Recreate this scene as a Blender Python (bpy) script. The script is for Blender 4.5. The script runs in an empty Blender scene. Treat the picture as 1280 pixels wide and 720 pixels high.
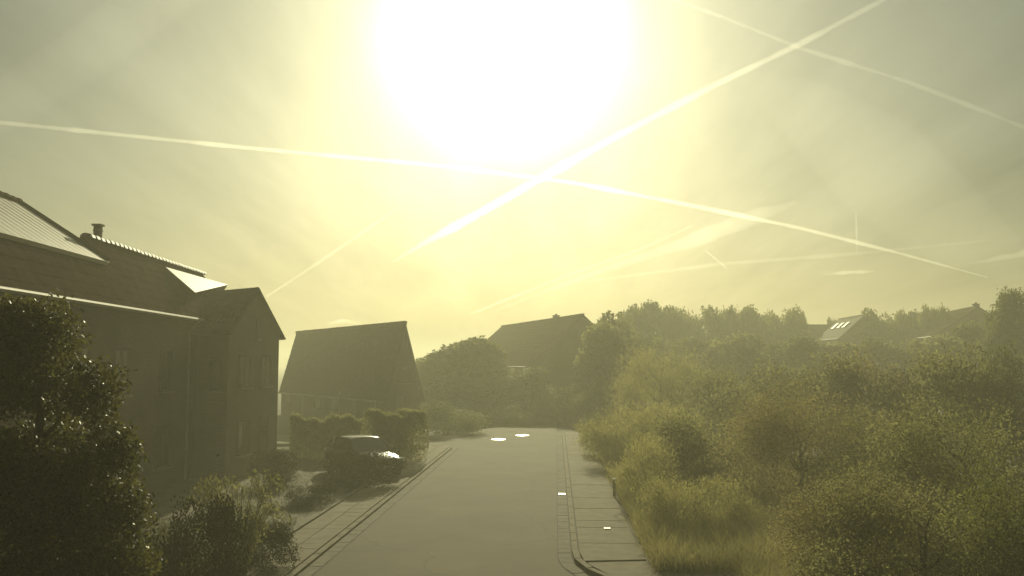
import bpy, bmesh, math, random
import numpy as np
from mathutils import Vector, Matrix
R = math.radians
rng = np.random.default_rng(7)
random.seed(7)
sc = bpy.context.scene
col = sc.collection

# ------------------------------------------------------------------ camera, exposure
FPX = 1108.0            # focal length in pixels of a 1280 wide frame
CH = 4.3                # camera height
HOR = 454.0             # horizon row in the photograph
PITCH = math.atan((HOR - 360) / FPX)
cam = bpy.data.cameras.new('camera')
cam_o = bpy.data.objects.new('camera', cam); col.objects.link(cam_o)
cam.sensor_width = 36; cam.lens = 36 * FPX / 1280
cam.clip_start = 0.1; cam.clip_end = 300000
cam_o.location = (0, 0, CH)
cam_o.rotation_euler = (math.pi / 2 + PITCH, 0, 0)
sc.camera = cam_o
sc.view_settings.view_transform = 'Standard'
sc.view_settings.look = 'None'
sc.view_settings.gamma = 1
sc.view_settings.use_curve_mapping = False
sc.view_settings.exposure = 0.15
sc.render.engine = 'CYCLES'
sc.cycles.use_denoising = True
sc.cycles.max_bounces = 6
sc.cycles.transmission_bounces = 3
sc.cycles.transparent_max_bounces = 16
sc.cycles.volume_bounces = 1
sc.cycles.sample_clamp_indirect = 4

# ------------------------------------------------------------------ sun and sky
SUN_EL, SUN_AZ = R(21.0), R(-0.5)
SD = Vector((math.sin(SUN_AZ) * math.cos(SUN_EL), math.cos(SUN_AZ) * math.cos(SUN_EL), math.sin(SUN_EL)))
sun = bpy.data.lights.new('sun', 'SUN'); sun.energy = 3.6; sun.angle = R(0.5); sun.color = (1.0, 0.93, 0.58)
sun_o = bpy.data.objects.new('sun', sun); col.objects.link(sun_o)
sun_o.rotation_euler = SD.to_track_quat('Z', 'Y').to_euler()
sun_o.location = (0, 0, 60)

w = bpy.data.worlds.new('World'); sc.world = w; w.use_nodes = True
nt = w.node_tree; nt.nodes.clear(); N = nt.nodes; L = nt.links
def nd(tree, t, **kw):
    n = tree.nodes.new(t)
    for k, v in kw.items(): setattr(n, k, v)
    return n
def mth(tree, op, a, b=None, clamp=False):
    n = tree.nodes.new('ShaderNodeMath'); n.operation = op; n.use_clamp = clamp
    for i, v in enumerate((a, b)):
        if v is None: continue
        if isinstance(v, (int, float)): n.inputs[i].default_value = v
        else: tree.links.new(v, n.inputs[i])
    return n.outputs[0]
def ramp(tree, fac, stops, interp='LINEAR'):
    r = tree.nodes.new('ShaderNodeValToRGB'); r.color_ramp.interpolation = interp
    el = r.color_ramp.elements
    while len(el) < len(stops): el.new(0.5)
    for e, (p, c) in zip(el, stops):
        e.position = p; e.color = (*c, 1) if len(c) == 3 else c
    tree.links.new(fac, r.inputs[0]); return r.outputs[0]
sky = nd(nt, 'ShaderNodeTexSky', sky_type='NISHITA', sun_disc=False, sun_elevation=SUN_EL, sun_rotation=SUN_AZ,
         air_density=1.0, dust_density=4.0, ozone_density=1.0)
tc = nd(nt, 'ShaderNodeTexCoord')
dotn = nd(nt, 'ShaderNodeVectorMath', operation='DOT_PRODUCT'); L.new(tc.outputs['Generated'], dotn.inputs[0]); dotn.inputs[1].default_value = SD
ang = mth(nt, 'ARCCOSINE', mth(nt, 'MINIMUM', dotn.outputs['Value'], 0.999999))
deg = mth(nt, 'MULTIPLY', ang, 57.29578)
# aureole of the sun in thin cirrus
def lobe(amp, width, power):
    return mth(nt, 'MULTIPLY', mth(nt, 'EXPONENT', mth(nt, 'MULTIPLY', mth(nt, 'POWER', mth(nt, 'DIVIDE', deg, width), power), -1.0)), amp)
halo = mth(nt, 'ADD', mth(nt, 'ADD', lobe(3.6, 5.3, 2.5), lobe(0.25, 15.0, 1.4)), lobe(0.09, 36.0, 2.0))
# thin cirrus bands
mp = nd(nt, 'ShaderNodeVectorMath', operation='DIVIDE')
sx = nd(nt, 'ShaderNodeSeparateXYZ'); L.new(tc.outputs['Generated'], sx.inputs[0])
zz = mth(nt, 'ADD', mth(nt, 'MAXIMUM', sx.outputs[2], 0.0), 0.10)
cx = nd(nt, 'ShaderNodeCombineXYZ'); L.new(mth(nt, 'DIVIDE', sx.outputs[0], zz), cx.inputs[0]); L.new(mth(nt, 'DIVIDE', sx.outputs[1], zz), cx.inputs[1])
mpp = nd(nt, 'ShaderNodeMapping'); mpp.inputs['Rotation'].default_value = (0, 0, R(38)); mpp.inputs['Scale'].default_value = (2.6, 0.55, 1)
L.new(cx.outputs[0], mpp.inputs[0])
nz = nd(nt, 'ShaderNodeTexNoise'); nz.inputs['Scale'].default_value = 0.9; nz.inputs['Detail'].default_value = 6; nz.inputs['Roughness'].default_value = 0.5
nz.inputs['Distortion'].default_value = 0.4
L.new(mpp.outputs[0], nz.inputs['Vector'])
nz2 = nd(nt, 'ShaderNodeTexNoise'); nz2.inputs['Scale'].default_value = 6; nz2.inputs['Detail'].default_value = 8; nz2.inputs['Roughness'].default_value = 0.6
L.new(mpp.outputs[0], nz2.inputs['Vector'])
cir = mth(nt, 'ADD', mth(nt, 'ADD', mth(nt, 'MULTIPLY', nz.outputs[0], 0.65), mth(nt, 'MULTIPLY', nz2.outputs[0], 0.14)), 0.61)
tint = nd(nt, 'ShaderNodeMix', data_type='RGBA', blend_type='MULTIPLY'); tint.inputs[0].default_value = 1
L.new(sky.outputs[0], tint.inputs[6]); tint.inputs[7].default_value = (0.81, 0.91, 0.65, 1)
SKYS = 0.10
hm = nd(nt, 'ShaderNodeVectorMath', operation='SCALE'); hm.inputs[0].default_value = (0.92, 0.99, 0.90); L.new(halo, hm.inputs['Scale'])
ts = nd(nt, 'ShaderNodeVectorMath', operation='SCALE'); L.new(tint.outputs[2], ts.inputs[0]); ts.inputs['Scale'].default_value = 0.21
# (halo divided by the background strength so that both share one Background node)
hs = nd(nt, 'ShaderNodeVectorMath', operation='SCALE'); L.new(hm.outputs[0], hs.inputs[0]); hs.inputs['Scale'].default_value = 1 / SKYS
ad = nd(nt, 'ShaderNodeVectorMath', operation='ADD'); L.new(ts.outputs[0], ad.inputs[0]); L.new(hs.outputs[0], ad.inputs[1])
ml = nd(nt, 'ShaderNodeVectorMath', operation='SCALE'); L.new(ad.outputs[0], ml.inputs[0]); L.new(cir, ml.inputs['Scale'])
bg = nd(nt, 'ShaderNodeBackground'); bg.inputs[1].default_value = SKYS
L.new(ml.outputs[0], bg.inputs[0])
wo = nd(nt, 'ShaderNodeOutputWorld'); L.new(bg.outputs[0], wo.inputs[0])

# ------------------------------------------------------------------ picture measurements -> place
cp, sp = math.cos(PITCH), math.sin(PITCH)
def ray(px, py):
    x, z = (px - 640) / FPX, (360 - py) / FPX
    return Vector((x, cp - z * sp, sp + z * cp))
def at(px, py, depth):
    r = ray(px, py); return Vector((0, 0, CH)) + r * (depth / r.y)
def gr(px, py, z=0.0):
    r = ray(px, py); return Vector((0, 0, CH)) + r * ((z - CH) / r.z)
ROADA = -R(2.85)        # the road runs 2.85 degrees right of +Y
ca, sa = math.cos(ROADA), math.sin(ROADA)
def rd(u, v, z=0.0):    # road frame: u across (0 = right edge), v along
    return Vector((u * ca - v * sa, u * sa + v * ca, z))

# ------------------------------------------------------------------ materials
def mat(name, colr, rough=0.8, metal=0.0, var=0.0, scale=4.0, spec=0.5, bump=0.0, bscale=30.0, col2=None, coat=0.0):
    m = bpy.data.materials.new(name); m.use_nodes = True
    t = m.node_tree; b = t.nodes['Principled BSDF']
    b.inputs['Roughness'].default_value = rough; b.inputs['Metallic'].default_value = metal
    b.inputs['Specular IOR Level'].default_value = spec; b.inputs['Coat Weight'].default_value = coat
    b.inputs['Base Color'].default_value = (*colr, 1)
    tcc = t.nodes.new('ShaderNodeTexCoord')
    if var or col2:
        n = t.nodes.new('ShaderNodeTexNoise'); n.inputs['Scale'].default_value = scale; n.inputs['Detail'].default_value = 7
        n.inputs['Roughness'].default_value = 0.65
        t.links.new(tcc.outputs['Object'], n.inputs['Vector'])
        c2 = col2 or tuple(c * (1 - var) for c in colr)
        c1 = colr if col2 else tuple(min(1, c * (1 + var)) for c in colr)
        o = ramp(t, n.outputs[0], [(0.32, c2), (0.68, c1)])
        t.links.new(o, b.inputs['Base Color'])
    if bump:
        n = t.nodes.new('ShaderNodeTexNoise'); n.inputs['Scale'].default_value = bscale; n.inputs['Detail'].default_value = 5
        t.links.new(tcc.outputs['Object'], n.inputs['Vector'])
        bu = t.nodes.new('ShaderNodeBump'); bu.inputs['Strength'].default_value = bump; bu.inputs['Distance'].default_value = 0.02
        t.links.new(n.outputs[0], bu.inputs['Height']); t.links.new(bu.outputs[0], b.inputs['Normal'])
    return m
def leafmat(name, c1, c2, trans=0.45, rough=0.5, spec=0.5, scale=0.6):
    m = bpy.data.materials.new(name); m.use_nodes = True
    t = m.node_tree; b = t.nodes['Principled BSDF']; out = t.nodes['Material Output']
    tcc = t.nodes.new('ShaderNodeTexCoord')
    n = t.nodes.new('ShaderNodeTexNoise'); n.inputs['Scale'].default_value = scale; n.inputs['Detail'].default_value = 8
    n.inputs['Roughness'].default_value = 0.75
    t.links.new(tcc.outputs['Object'], n.inputs['Vector'])
    o = ramp(t, n.outputs[0], [(0.35, c1), (0.65, c2)])
    t.links.new(o, b.inputs['Base Color']); b.inputs['Roughness'].default_value = rough
    b.inputs['Specular IOR Level'].default_value = spec
    tr = t.nodes.new('ShaderNodeBsdfTranslucent')
    g = t.nodes.new('ShaderNodeMix'); g.data_type = 'RGBA'; g.blend_type = 'MULTIPLY'; g.inputs[0].default_value = 1
    t.links.new(o, g.inputs[6]); g.inputs[7].default_value = (2.5, 2.5, 1.8, 1)
    t.links.new(g.outputs[2], tr.inputs[0])
    mx = t.nodes.new('ShaderNodeMixShader'); mx.inputs[0].default_value = trans
    t.links.new(b.outputs[0], mx.inputs[1]); t.links.new(tr.outputs[0], mx.inputs[2]); t.links.new(mx.outputs[0], out.inputs[0])
    return m
def asphalt():
    m = bpy.data.materials.new('asphalt'); m.use_nodes = True
    t = m.node_tree; b = t.nodes['Principled BSDF']
    tcc = t.nodes.new('ShaderNodeTexCoord')
    a = t.nodes.new('ShaderNodeTexNoise'); a.inputs['Scale'].default_value = 0.35; a.inputs['Detail'].default_value = 8; a.inputs['Roughness'].default_value = .7
    t.links.new(tcc.outputs['Object'], a.inputs['Vector'])
    g = t.nodes.new('ShaderNodeTexNoise'); g.inputs['Scale'].default_value = 55; g.inputs['Detail'].default_value = 3
    t.links.new(tcc.outputs['Object'], g.inputs['Vector'])
    f = mth(t, 'ADD', mth(t, 'MULTIPLY', a.outputs[0], 0.55), mth(t, 'MULTIPLY', g.outputs[0], 0.45))
    o = ramp(t, f, [(0.3, (0.085, 0.075, 0.050)), (0.7, (0.180, 0.157, 0.103))])
    # patched repair strips and cracks
    vo = t.nodes.new('ShaderNodeTexVoronoi'); vo.feature = 'DISTANCE_TO_EDGE'; vo.inputs['Scale'].default_value = 0.22
    dm = t.nodes.new('ShaderNodeVectorMath'); dm.operation = 'ADD'
    sc_ = t.nodes.new('ShaderNodeVectorMath'); sc_.operation = 'SCALE'; sc_.inputs['Scale'].default_value = 1.2
    t.links.new(a.outputs[1], sc_.inputs[0]); t.links.new(tcc.outputs['Object'], dm.inputs[0]); t.links.new(sc_.outputs[0], dm.inputs[1])
    t.links.new(dm.outputs[0], vo.inputs['Vector'])
    cr = ramp(t, vo.outputs[0], [(0.0, (0.75, 0.75, 0.75)), (0.007, (1, 1, 1))])
    mu = t.nodes.new('ShaderNodeMix'); mu.data_type = 'RGBA'; mu.blend_type = 'MULTIPLY'; mu.inputs[0].default_value = 1
    t.links.new(o, mu.inputs[6]); t.links.new(cr, mu.inputs[7]); t.links.new(mu.outputs[2], b.inputs['Base Color'])
    b.inputs['Roughness'].default_value = 0.88; b.inputs['Specular IOR Level'].default_value = 0.12
    bu = t.nodes.new('ShaderNodeBump'); bu.inputs['Strength'].default_value = 0.5; bu.inputs['Distance'].default_value = 0.01
    t.links.new(g.outputs[0], bu.inputs['Height']); t.links.new(bu.outputs[0], b.inputs['Normal'])
    return m
def brick(name, c1, c2, mortar):
    m = bpy.data.materials.new(name); m.use_nodes = True
    t = m.node_tree; b = t.nodes['Principled BSDF']; b.inputs['Roughness'].default_value = 0.85
    g = t.nodes.new('ShaderNodeNewGeometry')
    s = t.nodes.new('ShaderNodeSeparateXYZ'); t.links.new(g.outputs['Position'], s.inputs[0])
    c = t.nodes.new('ShaderNodeCombineXYZ'); t.links.new(mth(t, 'ADD', s.outputs[0], s.outputs[1]), c.inputs[0]); t.links.new(s.outputs[2], c.inputs[1])
    k = t.nodes.new('ShaderNodeTexBrick'); k.inputs['Scale'].default_value = 1
    k.inputs['Brick Width'].default_value = .21; k.inputs['Row Height'].default_value = .065; k.inputs['Mortar Size'].default_value = .009
    k.inputs['Color1'].default_value = (*c1, 1); k.inputs['Color2'].default_value = (*c2, 1); k.inputs['Mortar'].default_value = (*mortar, 1)
    t.links.new(c.outputs[0], k.inputs['Vector'])
    n = t.nodes.new('ShaderNodeTexNoise'); n.inputs['Scale'].default_value = .7; n.inputs['Detail'].default_value = 6; t.links.new(g.outputs['Position'], n.inputs['Vector'])
    o = ramp(t, n.outputs[0], [(0.3, (.75, .75, .75)), (0.7, (1.1, 1.1, 1.1))])
    mu = t.nodes.new('ShaderNodeMix'); mu.data_type = 'RGBA'; mu.blend_type = 'MULTIPLY'; mu.inputs[0].default_value = 1
    t.links.new(k.outputs[0], mu.inputs[6]); t.links.new(o, mu.inputs[7]); t.links.new(mu.outputs[2], b.inputs['Base Color'])
    return m
M = {
 'asphalt': asphalt(),
 'concrete': mat('concrete', (.20, .174, .118), .9, spec=.15, var=.2, scale=3, bump=.3, bscale=60),
 'concrete_dark': mat('gutter_concrete', (.16, .145, .108), .9, spec=.15, var=.3, scale=2.5, bump=.3, bscale=60),
 'soil': mat('joint_soil', (.045, .04, .03), .95, var=.3, scale=5),
 'ground': mat('ground_turf', (.07, .072, .03), .95, scale=.35, col2=(.045, .04, .025), bump=.6, bscale=9),
 'brick': brick('brown_brick', (.12, .062, .042), (.09, .05, .036), (.11, .09, .075)),
 'brick_pale': brick('pale_brick', (.20, .155, .12), (.17, .13, .10), (.2, .18, .155)),
 'tile': mat('roof_tile', (.075, .050, .040), .9, var=.3, scale=2.5, spec=.0),
 'tile_grey': mat('slate_tile', (.12, .11, .10), .6, var=.25, scale=2, spec=.4),
 'zinc': mat('zinc', (.30, .29, .26), .6, .4, var=.15, scale=3, spec=.3),
 'zinc_pale': mat('pale_zinc', (.44, .42, .37), .55, .3, var=.08, scale=1.5, spec=.4),
 'white': mat('white_paint', (.72, .71, .66), .5, var=.06, scale=5),
 'dark': mat('dark_paint', (.03, .03, .028), .45),
 'glass': mat('window_glass', (.02, .022, .022), .06, 0, spec=1.0),
 'carpaint': mat('dark_car_paint', (.018, .02, .022), .2, .0, spec=.22),
 'carpaint2': mat('grey_car_paint', (.16, .16, .155), .28, .4, spec=.6, coat=1.0),
 'rubber': mat('rubber', (.02, .02, .02), .8),
 'rim': mat('alloy', (.5, .5, .48), .3, .9),
 'lamp': mat('headlight_mirror', (.75, .75, .72), .08, .7, spec=1.0),
 'lens_red': mat('tail_lamp', (.35, .02, .015), .2),
 'plate': mat('number_plate', (.7, .68, .6), .4),
 'iron': mat('worn_iron', (.50, .48, .42), .30, .9, var=.2, scale=8),
 'bark': mat('bark', (.075, .055, .04), .9, var=.35, scale=8, bump=.5, bscale=25),
 'wood': mat('weathered_wood', (.16, .12, .08), .85, var=.3, scale=7),
 'wood_dark': mat('dark_stained_wood', (.055, .042, .03), .8, var=.3, scale=7),
 'ivy': leafmat('glossy_leaf', (.032, .032, .014), (.10, .095, .034), .30, .5, .3, 4.0),
 'leaf_dark': leafmat('dark_leaf', (.045, .052, .020), (.095, .098, .038), .5, .6, .15, .5),
 'leaf_shade': leafmat('shaded_leaf', (.022, .024, .011), (.042, .043, .018), .06, .8, .0, .8),  # leaf colour darkened to stand for shade in the left garden
 'leaf_mid': leafmat('mid_leaf', (.068, .067, .034), (.115, .110, .060), .72, .6, .15, .5),
 'leaf_pale': leafmat('pale_leaf', (.085, .083, .042), (.135, .128, .068), .5, .6, .15, .6),
 'leaf_red': leafmat('brown_leaf', (.080, .067, .036), (.122, .106, .060), .72, .6, .15, .6),
 'grass': leafmat('tall_grass', (.12, .108, .058), (.20, .178, .10), .5, .55, .3, .8),
 'feather': leafmat('feathery_leaf', (.12, .112, .055), (.19, .172, .09), .6, .6, .15, .8),
 'grass_dark': leafmat('short_grass', (.04, .045, .018), (.08, .08, .03), .2, .55, .3, .8),
}

# ------------------------------------------------------------------ mesh helpers
class MB:
    def __init__(s): s.v = []; s.f = []; s.m = []; s.smooth = False
    def add(s, vs, fs, mi=0):
        o = len(s.v); s.v += [tuple(p) for p in vs]
        for f in fs: s.f.append(tuple(i + o for i in f)); s.m.append(mi)
        return s
    def box(s, x0, y0, z0, x1, y1, z1, T=None, bev=0.0, mi=0):
        if bev:
            b = bev
            vs = [(x0,y0,z0),(x1,y0,z0),(x1,y1,z0),(x0,y1,z0),
                  (x0,y0,z1-b),(x1,y0,z1-b),(x1,y1,z1-b),(x0,y1,z1-b),
                  (x0+b,y0+b,z1),(x1-b,y0+b,z1),(x1-b,y1-b,z1),(x0+b,y1-b,z1)]
            fs = [(3,2,1,0),(0,1,5,4),(1,2,6,5),(2,3,7,6),(3,0,4,7),(4,5,9,8),(5,6,10,9),(6,7,11,10),(7,4,8,11),(8,9,10,11)]
        else:
            vs = [(x0,y0,z0),(x1,y0,z0),(x1,y1,z0),(x0,y1,z0),(x0,y0,z1),(x1,y0,z1),(x1,y1,z1),(x0,y1,z1)]
            fs = [(3,2,1,0),(0,1,5,4),(1,2,6,5),(2,3,7,6),(3,0,4,7),(4,5,6,7)]
        if T is not None: vs = [T @ Vector(p) for p in vs]
        return s.add(vs, fs, mi)
    def slab(s, poly, th, up=True, mi=0):      # polygon (3D, planar) with thickness below it
        p = [Vector(q) for q in poly]; n = Vector((0,0,0))
        for i in range(len(p)):
            a, b = p[i], p[(i+1) % len(p)]; n += a.cross(b)
        n.normalize()
        if n.z < 0: n = -n; p.reverse()
        q = [a - n * th for a in p]; k = len(p)
        fs = [tuple(range(k)), tuple(reversed(range(k, 2*k)))] + [(i, k+i, k+(i+1)%k, (i+1)%k) for i in range(k)]
        return s.add(p + q, fs, mi)
    def prism(s, poly, z0, z1, mi=0):
        k = len(poly)
        a = sum(poly[i][0]*poly[(i+1)%k][1]-poly[(i+1)%k][0]*poly[i][1] for i in range(k))
        if a < 0: poly = list(reversed(poly))
        vs = [(p[0],p[1],z0) for p in poly]+[(p[0],p[1],z1) for p in poly]
        fs = [tuple(reversed(range(k))), tuple(range(k,2*k))]+[(i,(i+1)%k,k+(i+1)%k,k+i) for i in range(k)]
        return s.add(vs, fs, mi)
    def tube(s, pts, rad, n=8, cap=True, mi=0):
        pts = [Vector(p) for p in pts]
        rr = rad if isinstance(rad, (list, tuple)) else [rad]*len(pts)
        vs = []; fs = []
        prev = None
        for i, p in enumerate(pts):
            d = (pts[min(i+1,len(pts)-1)] - pts[max(i-1,0)]).normalized()
            if prev is None:
                u = d.orthogonal().normalized()
            else:
                u = (prev - d * prev.dot(d)).normalized()
            prev = u; v = d.cross(u)
            for k in range(n):
                a = 2*math.pi*k/n; vs.append(p + (u*math.cos(a)+v*math.sin(a))*rr[i])
        for i in range(len(pts)-1):
            for k in range(n):
                fs.append((i*n+k, i*n+(k+1)%n, (i+1)*n+(k+1)%n, (i+1)*n+k))
        if cap: fs.append(tuple(reversed(range(n)))); fs.append(tuple((len(pts)-1)*n+k for k in range(n)))
        return s.add(vs, fs, mi)
    def build(s, name, mats, parent=None, smooth=None, kind=None):
        me = bpy.data.meshes.new(name); me.from_pydata(s.v, [], s.f)
        ms = mats if isinstance(mats, (list, tuple)) else [mats]
        for m_ in ms: me.materials.append(m_)
        if len(ms) > 1: me.polygons.foreach_set('material_index', s.m)
        if smooth if smooth is not None else s.smooth: me.polygons.foreach_set('use_smooth', [True]*len(me.polygons))
        me.update()
        return link(name, me, parent, kind)
def link(name, me, parent=None, kind=None):
    o = bpy.data.objects.new(name, me); col.objects.link(o)
    if parent is not None: o.parent = parent
    if kind: o['kind'] = kind
    return o
def empty(name, loc=(0,0,0), rz=0.0):
    o = bpy.data.objects.new(name, None); col.objects.link(o); o.location = loc; o.rotation_euler = (0,0,rz); o.empty_display_size = .3
    return o
def tag(o, label=None, cat=None, group=None, kind=None):
    if label: o['label'] = label
    if cat: o['category'] = cat
    if group: o['group'] = group
    if kind: o['kind'] = kind
    return o
def reparent(root, objs):       # parts were written in world coordinates; the empty stands at the base
    mi = (Matrix.Translation(root.location) @ root.rotation_euler.to_matrix().to_4x4()).inverted()
    for o in objs: o.parent = root; o.matrix_parent_inverse = mi

def quads_mesh(name, V, F4, m, smooth=False):
    me = bpy.data.meshes.new(name)
    n = len(F4)
    me.vertices.add(len(V)); me.vertices.foreach_set('co', V.astype(np.float32).ravel())
    me.loops.add(n*4); me.loops.foreach_set('vertex_index', F4.astype(np.int32).ravel())
    me.polygons.add(n); me.polygons.foreach_set('loop_start', np.arange(0, n*4, 4, dtype=np.int32))
    me.polygons.foreach_set('loop_total', np.full(n, 4, dtype=np.int32))
    me.materials.append(m); me.update(calc_edges=True); me.validate()
    return me
def leaf_quads(C, size, up=0.0, aspect=1.9, D=None):
    n = len(C)
    d = rng.normal(size=(n,3)) if D is None else D + rng.normal(size=(n,3))*.35
    d[:,2] += up
    d /= np.linalg.norm(d,axis=1)[:,None]
    a = rng.normal(size=(n,3)); u = np.cross(d, a); u /= np.linalg.norm(u,axis=1)[:,None]+1e-9
    s = (size*(.6+.8*rng.random(n)))[:,None]
    nrm = np.cross(d,u)
    V = np.stack([C-d*s*.5, C+u*s*.5/aspect + nrm*s*.08, C+d*s*.5, C-u*s*.5/aspect + nrm*s*.08],1).reshape(-1,3)
    F = np.arange(4*n).reshape(n,4)
    return V, F
def crown_points(lobes, n, shell=.55):
    """lobes: (cx,cy,cz,rx,ry,rz); points spread through the outer part of each lobe with gaps"""
    lob = np.array(lobes, float); area = (lob[:,3]*lob[:,4]*lob[:,5])**(2/3); p = area/area.sum()
    k = rng.choice(len(lob), n, p=p); L_ = lob[k]
    d = rng.normal(size=(n,3)); d /= np.linalg.norm(d,axis=1)[:,None]
    # ragged radius: lumps by direction
    wob = 1 + .16*np.sin(5*d[:,0]+3*d[:,2]+k) + .12*np.sin(9*d[:,1]-7*d[:,2]+2*k)
    r = (shell + (1-shell)*rng.random(n)**.6)*wob
    far = rng.random(n) < .04; r[far] *= 1.12
    return L_[:,:3] + d*r[:,None]*L_[:,3:6]
def rand_lobes(wd, h0, h1, n, seed, conical=0.0):
    r = np.random.default_rng(seed); out = []
    hc = (h0+h1)/2; hh = (h1-h0)/2
    out.append((0,0,hc,wd*.36,wd*.36,hh*.80))
    for i in range(n):
        a = r.random()*2*math.pi; t = r.uniform(-.85,.80)
        rad = wd*.5*math.sqrt(max(.05,1-t*t))*(1-conical*(t+.85)/1.7)
        s = wd*r.uniform(.13,.24)*(1-.5*conical*(t+.85)/1.7)
        out.append((math.cos(a)*rad*.72, math.sin(a)*rad*.72, hc+t*hh*.86, s, s, s*r.uniform(.7,1.1)))
    return out
crown_cache = {}
def crown_mesh(kind, m, seed, wd, h0, h1, nlobes, nleaf, leaf, conical=0.0, up=0.0, shell=.55, aspect=1.9):
    key = (kind, seed)
    if key in crown_cache: return crown_cache[key]
    P = crown_points(rand_lobes(wd, h0, h1, nlobes, seed, conical), nleaf, shell)
    P[:,2] = np.maximum(P[:,2], .03)
    V, F = leaf_quads(P, leaf, up, aspect)
    me = quads_mesh('crown', V, F, m); crown_cache[key] = me
    return me
trunk_cache = {}
def trunk_mesh(seed, h0, h1, r):
    if seed in trunk_cache: return trunk_cache[seed]
    q = random.Random(seed); b = MB()
    pts = [Vector((0,0,-.15))]
    for i in range(1,7): pts.append(Vector((q.uniform(-.12,.12)*i*.3, q.uniform(-.12,.12)*i*.3, h1*.85*i/6)))
    b.tube(pts, [r*(1.25 if i==0 else 1-.14*i) for i in range(7)], 8)
    for i in range(9):
        k = q.randint(2,5); p = pts[k]; a = q.random()*6.28; ln = (h1-h0)*q.uniform(.25,.45)
        e = p + Vector((math.cos(a)*ln*.8, math.sin(a)*ln*.8, ln*.6)); mid = (p+e)/2 + Vector((0,0,-.1*ln))
        b.tube([p,mid,e],[r*.45,r*.28,r*.08],6)
    me = bpy.data.meshes.new('trunk'); me.from_pydata(b.v,[],b.f); me.materials.append(M['bark'])
    me.polygons.foreach_set('use_smooth',[True]*len(me.polygons)); trunk_cache[seed] = me
    return me
def plant(name, label, cat, loc, crown, trunk, sx, sz, rz, group=None, sy=None):
    o = empty(name, loc, rz); o.scale = (sx, sy or sx, sz); tag(o, label, cat, group)
    link('crown', crown, o); link('trunk', trunk, o)
    return o

# ------------------------------------------------------------------ ground, road, pavements
def grid_ground():
    xs = np.concatenate([np.linspace(-900,-70,12), np.linspace(-60,60,61), np.linspace(70,900,12)])
    ys = np.concatenate([np.linspace(-300,-20,6), np.linspace(-10,140,76), np.linspace(160,900,12)])
    X, Y = np.meshgrid(xs, ys); Z = np.full_like(X, -.06)
    u = X*ca+Y*sa
    bank = np.clip((u-3.2)/9, 0, 1)
    Z += bank*(.5+.25*np.sin(X*.5+1)*np.cos(Y*.37))*np.clip((Y-2)/10,0,1)*np.clip((95-Y)/20,0,1)
    lef = np.clip((-9.5-u)/4,0,1)
    Z += lef*(.05*np.sin(X*.8)*np.cos(Y*.6))
    V = np.stack([X,Y,Z],-1).reshape(-1,3); nx = len(xs); ny = len(ys)
    i = np.arange((ny-1)*nx).reshape(ny-1,nx)[:,:-1].ravel()
    F = np.stack([i,i+1,i+nx+1,i+nx],1)
    me = quads_mesh('ground', V, F, M['ground']); me.polygons.foreach_set('use_smooth',[True]*len(me.polygons))
    return link('ground', me, None, 'structure')
grid_ground()
RW = 4.95                                       # carriageway width
SIDE0, SIDE1 = 48.2, 53.0                       # the side street on the left opens between these distances
NEAR = 20.2                                     # right kerb bends away nearer than this
def arc(cx, cy, r, a0, a1, n=10):
    return [(cx+r*math.cos(R(a0+(a1-a0)*i/n)), cy+r*math.sin(R(a0+(a1-a0)*i/n))) for i in range(n+1)]
RR = 4.5
left_edge = [(-RW, -8.0)] + [(-RW, v) for v in range(0, 45, 4)] + [(p[0], p[1]) for p in arc(-RW-3.4, SIDE0-3.4, 3.4, 0, 90)][0:] + [(-40, SIDE0)]
right_edge = [(0.0, v) for v in range(72, 24, -4)] + [(0.0, NEAR)] + [(p[0], p[1]) for p in arc(RR, NEAR, RR, 180, 258)] + [(14, NEAR-RR-1.2)]
poly = left_edge + [(-40, SIDE1), (-RW-.6, SIDE1), (-RW, SIDE1+1.5), (-RW, 72)] + right_edge + [(14, -8)]
b = MB(); b.add([rd(p[0], p[1], 0.0) for p in poly], [tuple(reversed(range(len(poly))))])
road = b.build('road', M['asphalt'], kind='structure')
me = road.data; bm = bmesh.new(); bm.from_mesh(me); bmesh.ops.recalc_face_normals(bm, faces=bm.faces)
if sum(f.normal.z for f in bm.faces) < 0: bmesh.ops.reverse_faces(bm, faces=bm.faces)
bmesh.ops.triangulate(bm, faces=bm.faces); bm.to_mesh(me); bm.free()

def along(path, d0, step, gap, w0, w1, z0, z1, bev, name, m, parent, jit=0.004):
    """lay units end to end along a path; w0..w1 = offset to the left side of travel"""
    P = [Vector((p[0],p[1])) for p in path]
    cum = [0]
    for i in range(1,len(P)): cum.append(cum[-1]+(P[i]-P[i-1]).length)
    def pt(s, off):
        i = max(1, min(len(P)-1, next((k for k in range(len(cum)) if cum[k] >= s), len(P)-1)))
        t = (s-cum[i-1])/max(1e-6,cum[i]-cum[i-1]); p = P[i-1].lerp(P[i], t)
        # smoothed tangent
        d = (P[i]-P[i-1]).normalized()
        return p + Vector((-d.y, d.x))*off
    s = d0; objs = []
    while s+step < cum[-1]:
        dz = random.uniform(-jit, jit)
        c = [pt(s+gap, w0), pt(s+step-gap, w0), pt(s+step-gap, w1), pt(s+gap, w1)]
        cen = sum(c, Vector((0,0)))/4
        top = [cen+(q-cen)*(1-bev/max(.05,(q-cen).length)) for q in c]
        vs = [rd(q.x,q.y,z0) for q in c]+[rd(q.x,q.y,z1-bev+dz) for q in c]+[rd(q.x,q.y,z1+dz) for q in top]
        bb = MB(); fs = [(0,1,5,4),(1,2,6,5),(2,3,7,6),(3,0,4,7),(4,5,9,8),(5,6,10,9),(6,7,11,10),(7,4,8,11),(8,9,10,11)]
        if (c[1]-c[0]).cross(c[2]-c[1]) < 0: fs = [tuple(reversed(f)) for f in fs]
        bb.add(vs, fs); objs.append(bb.build(name, m, parent)); s += step
    return objs
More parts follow.
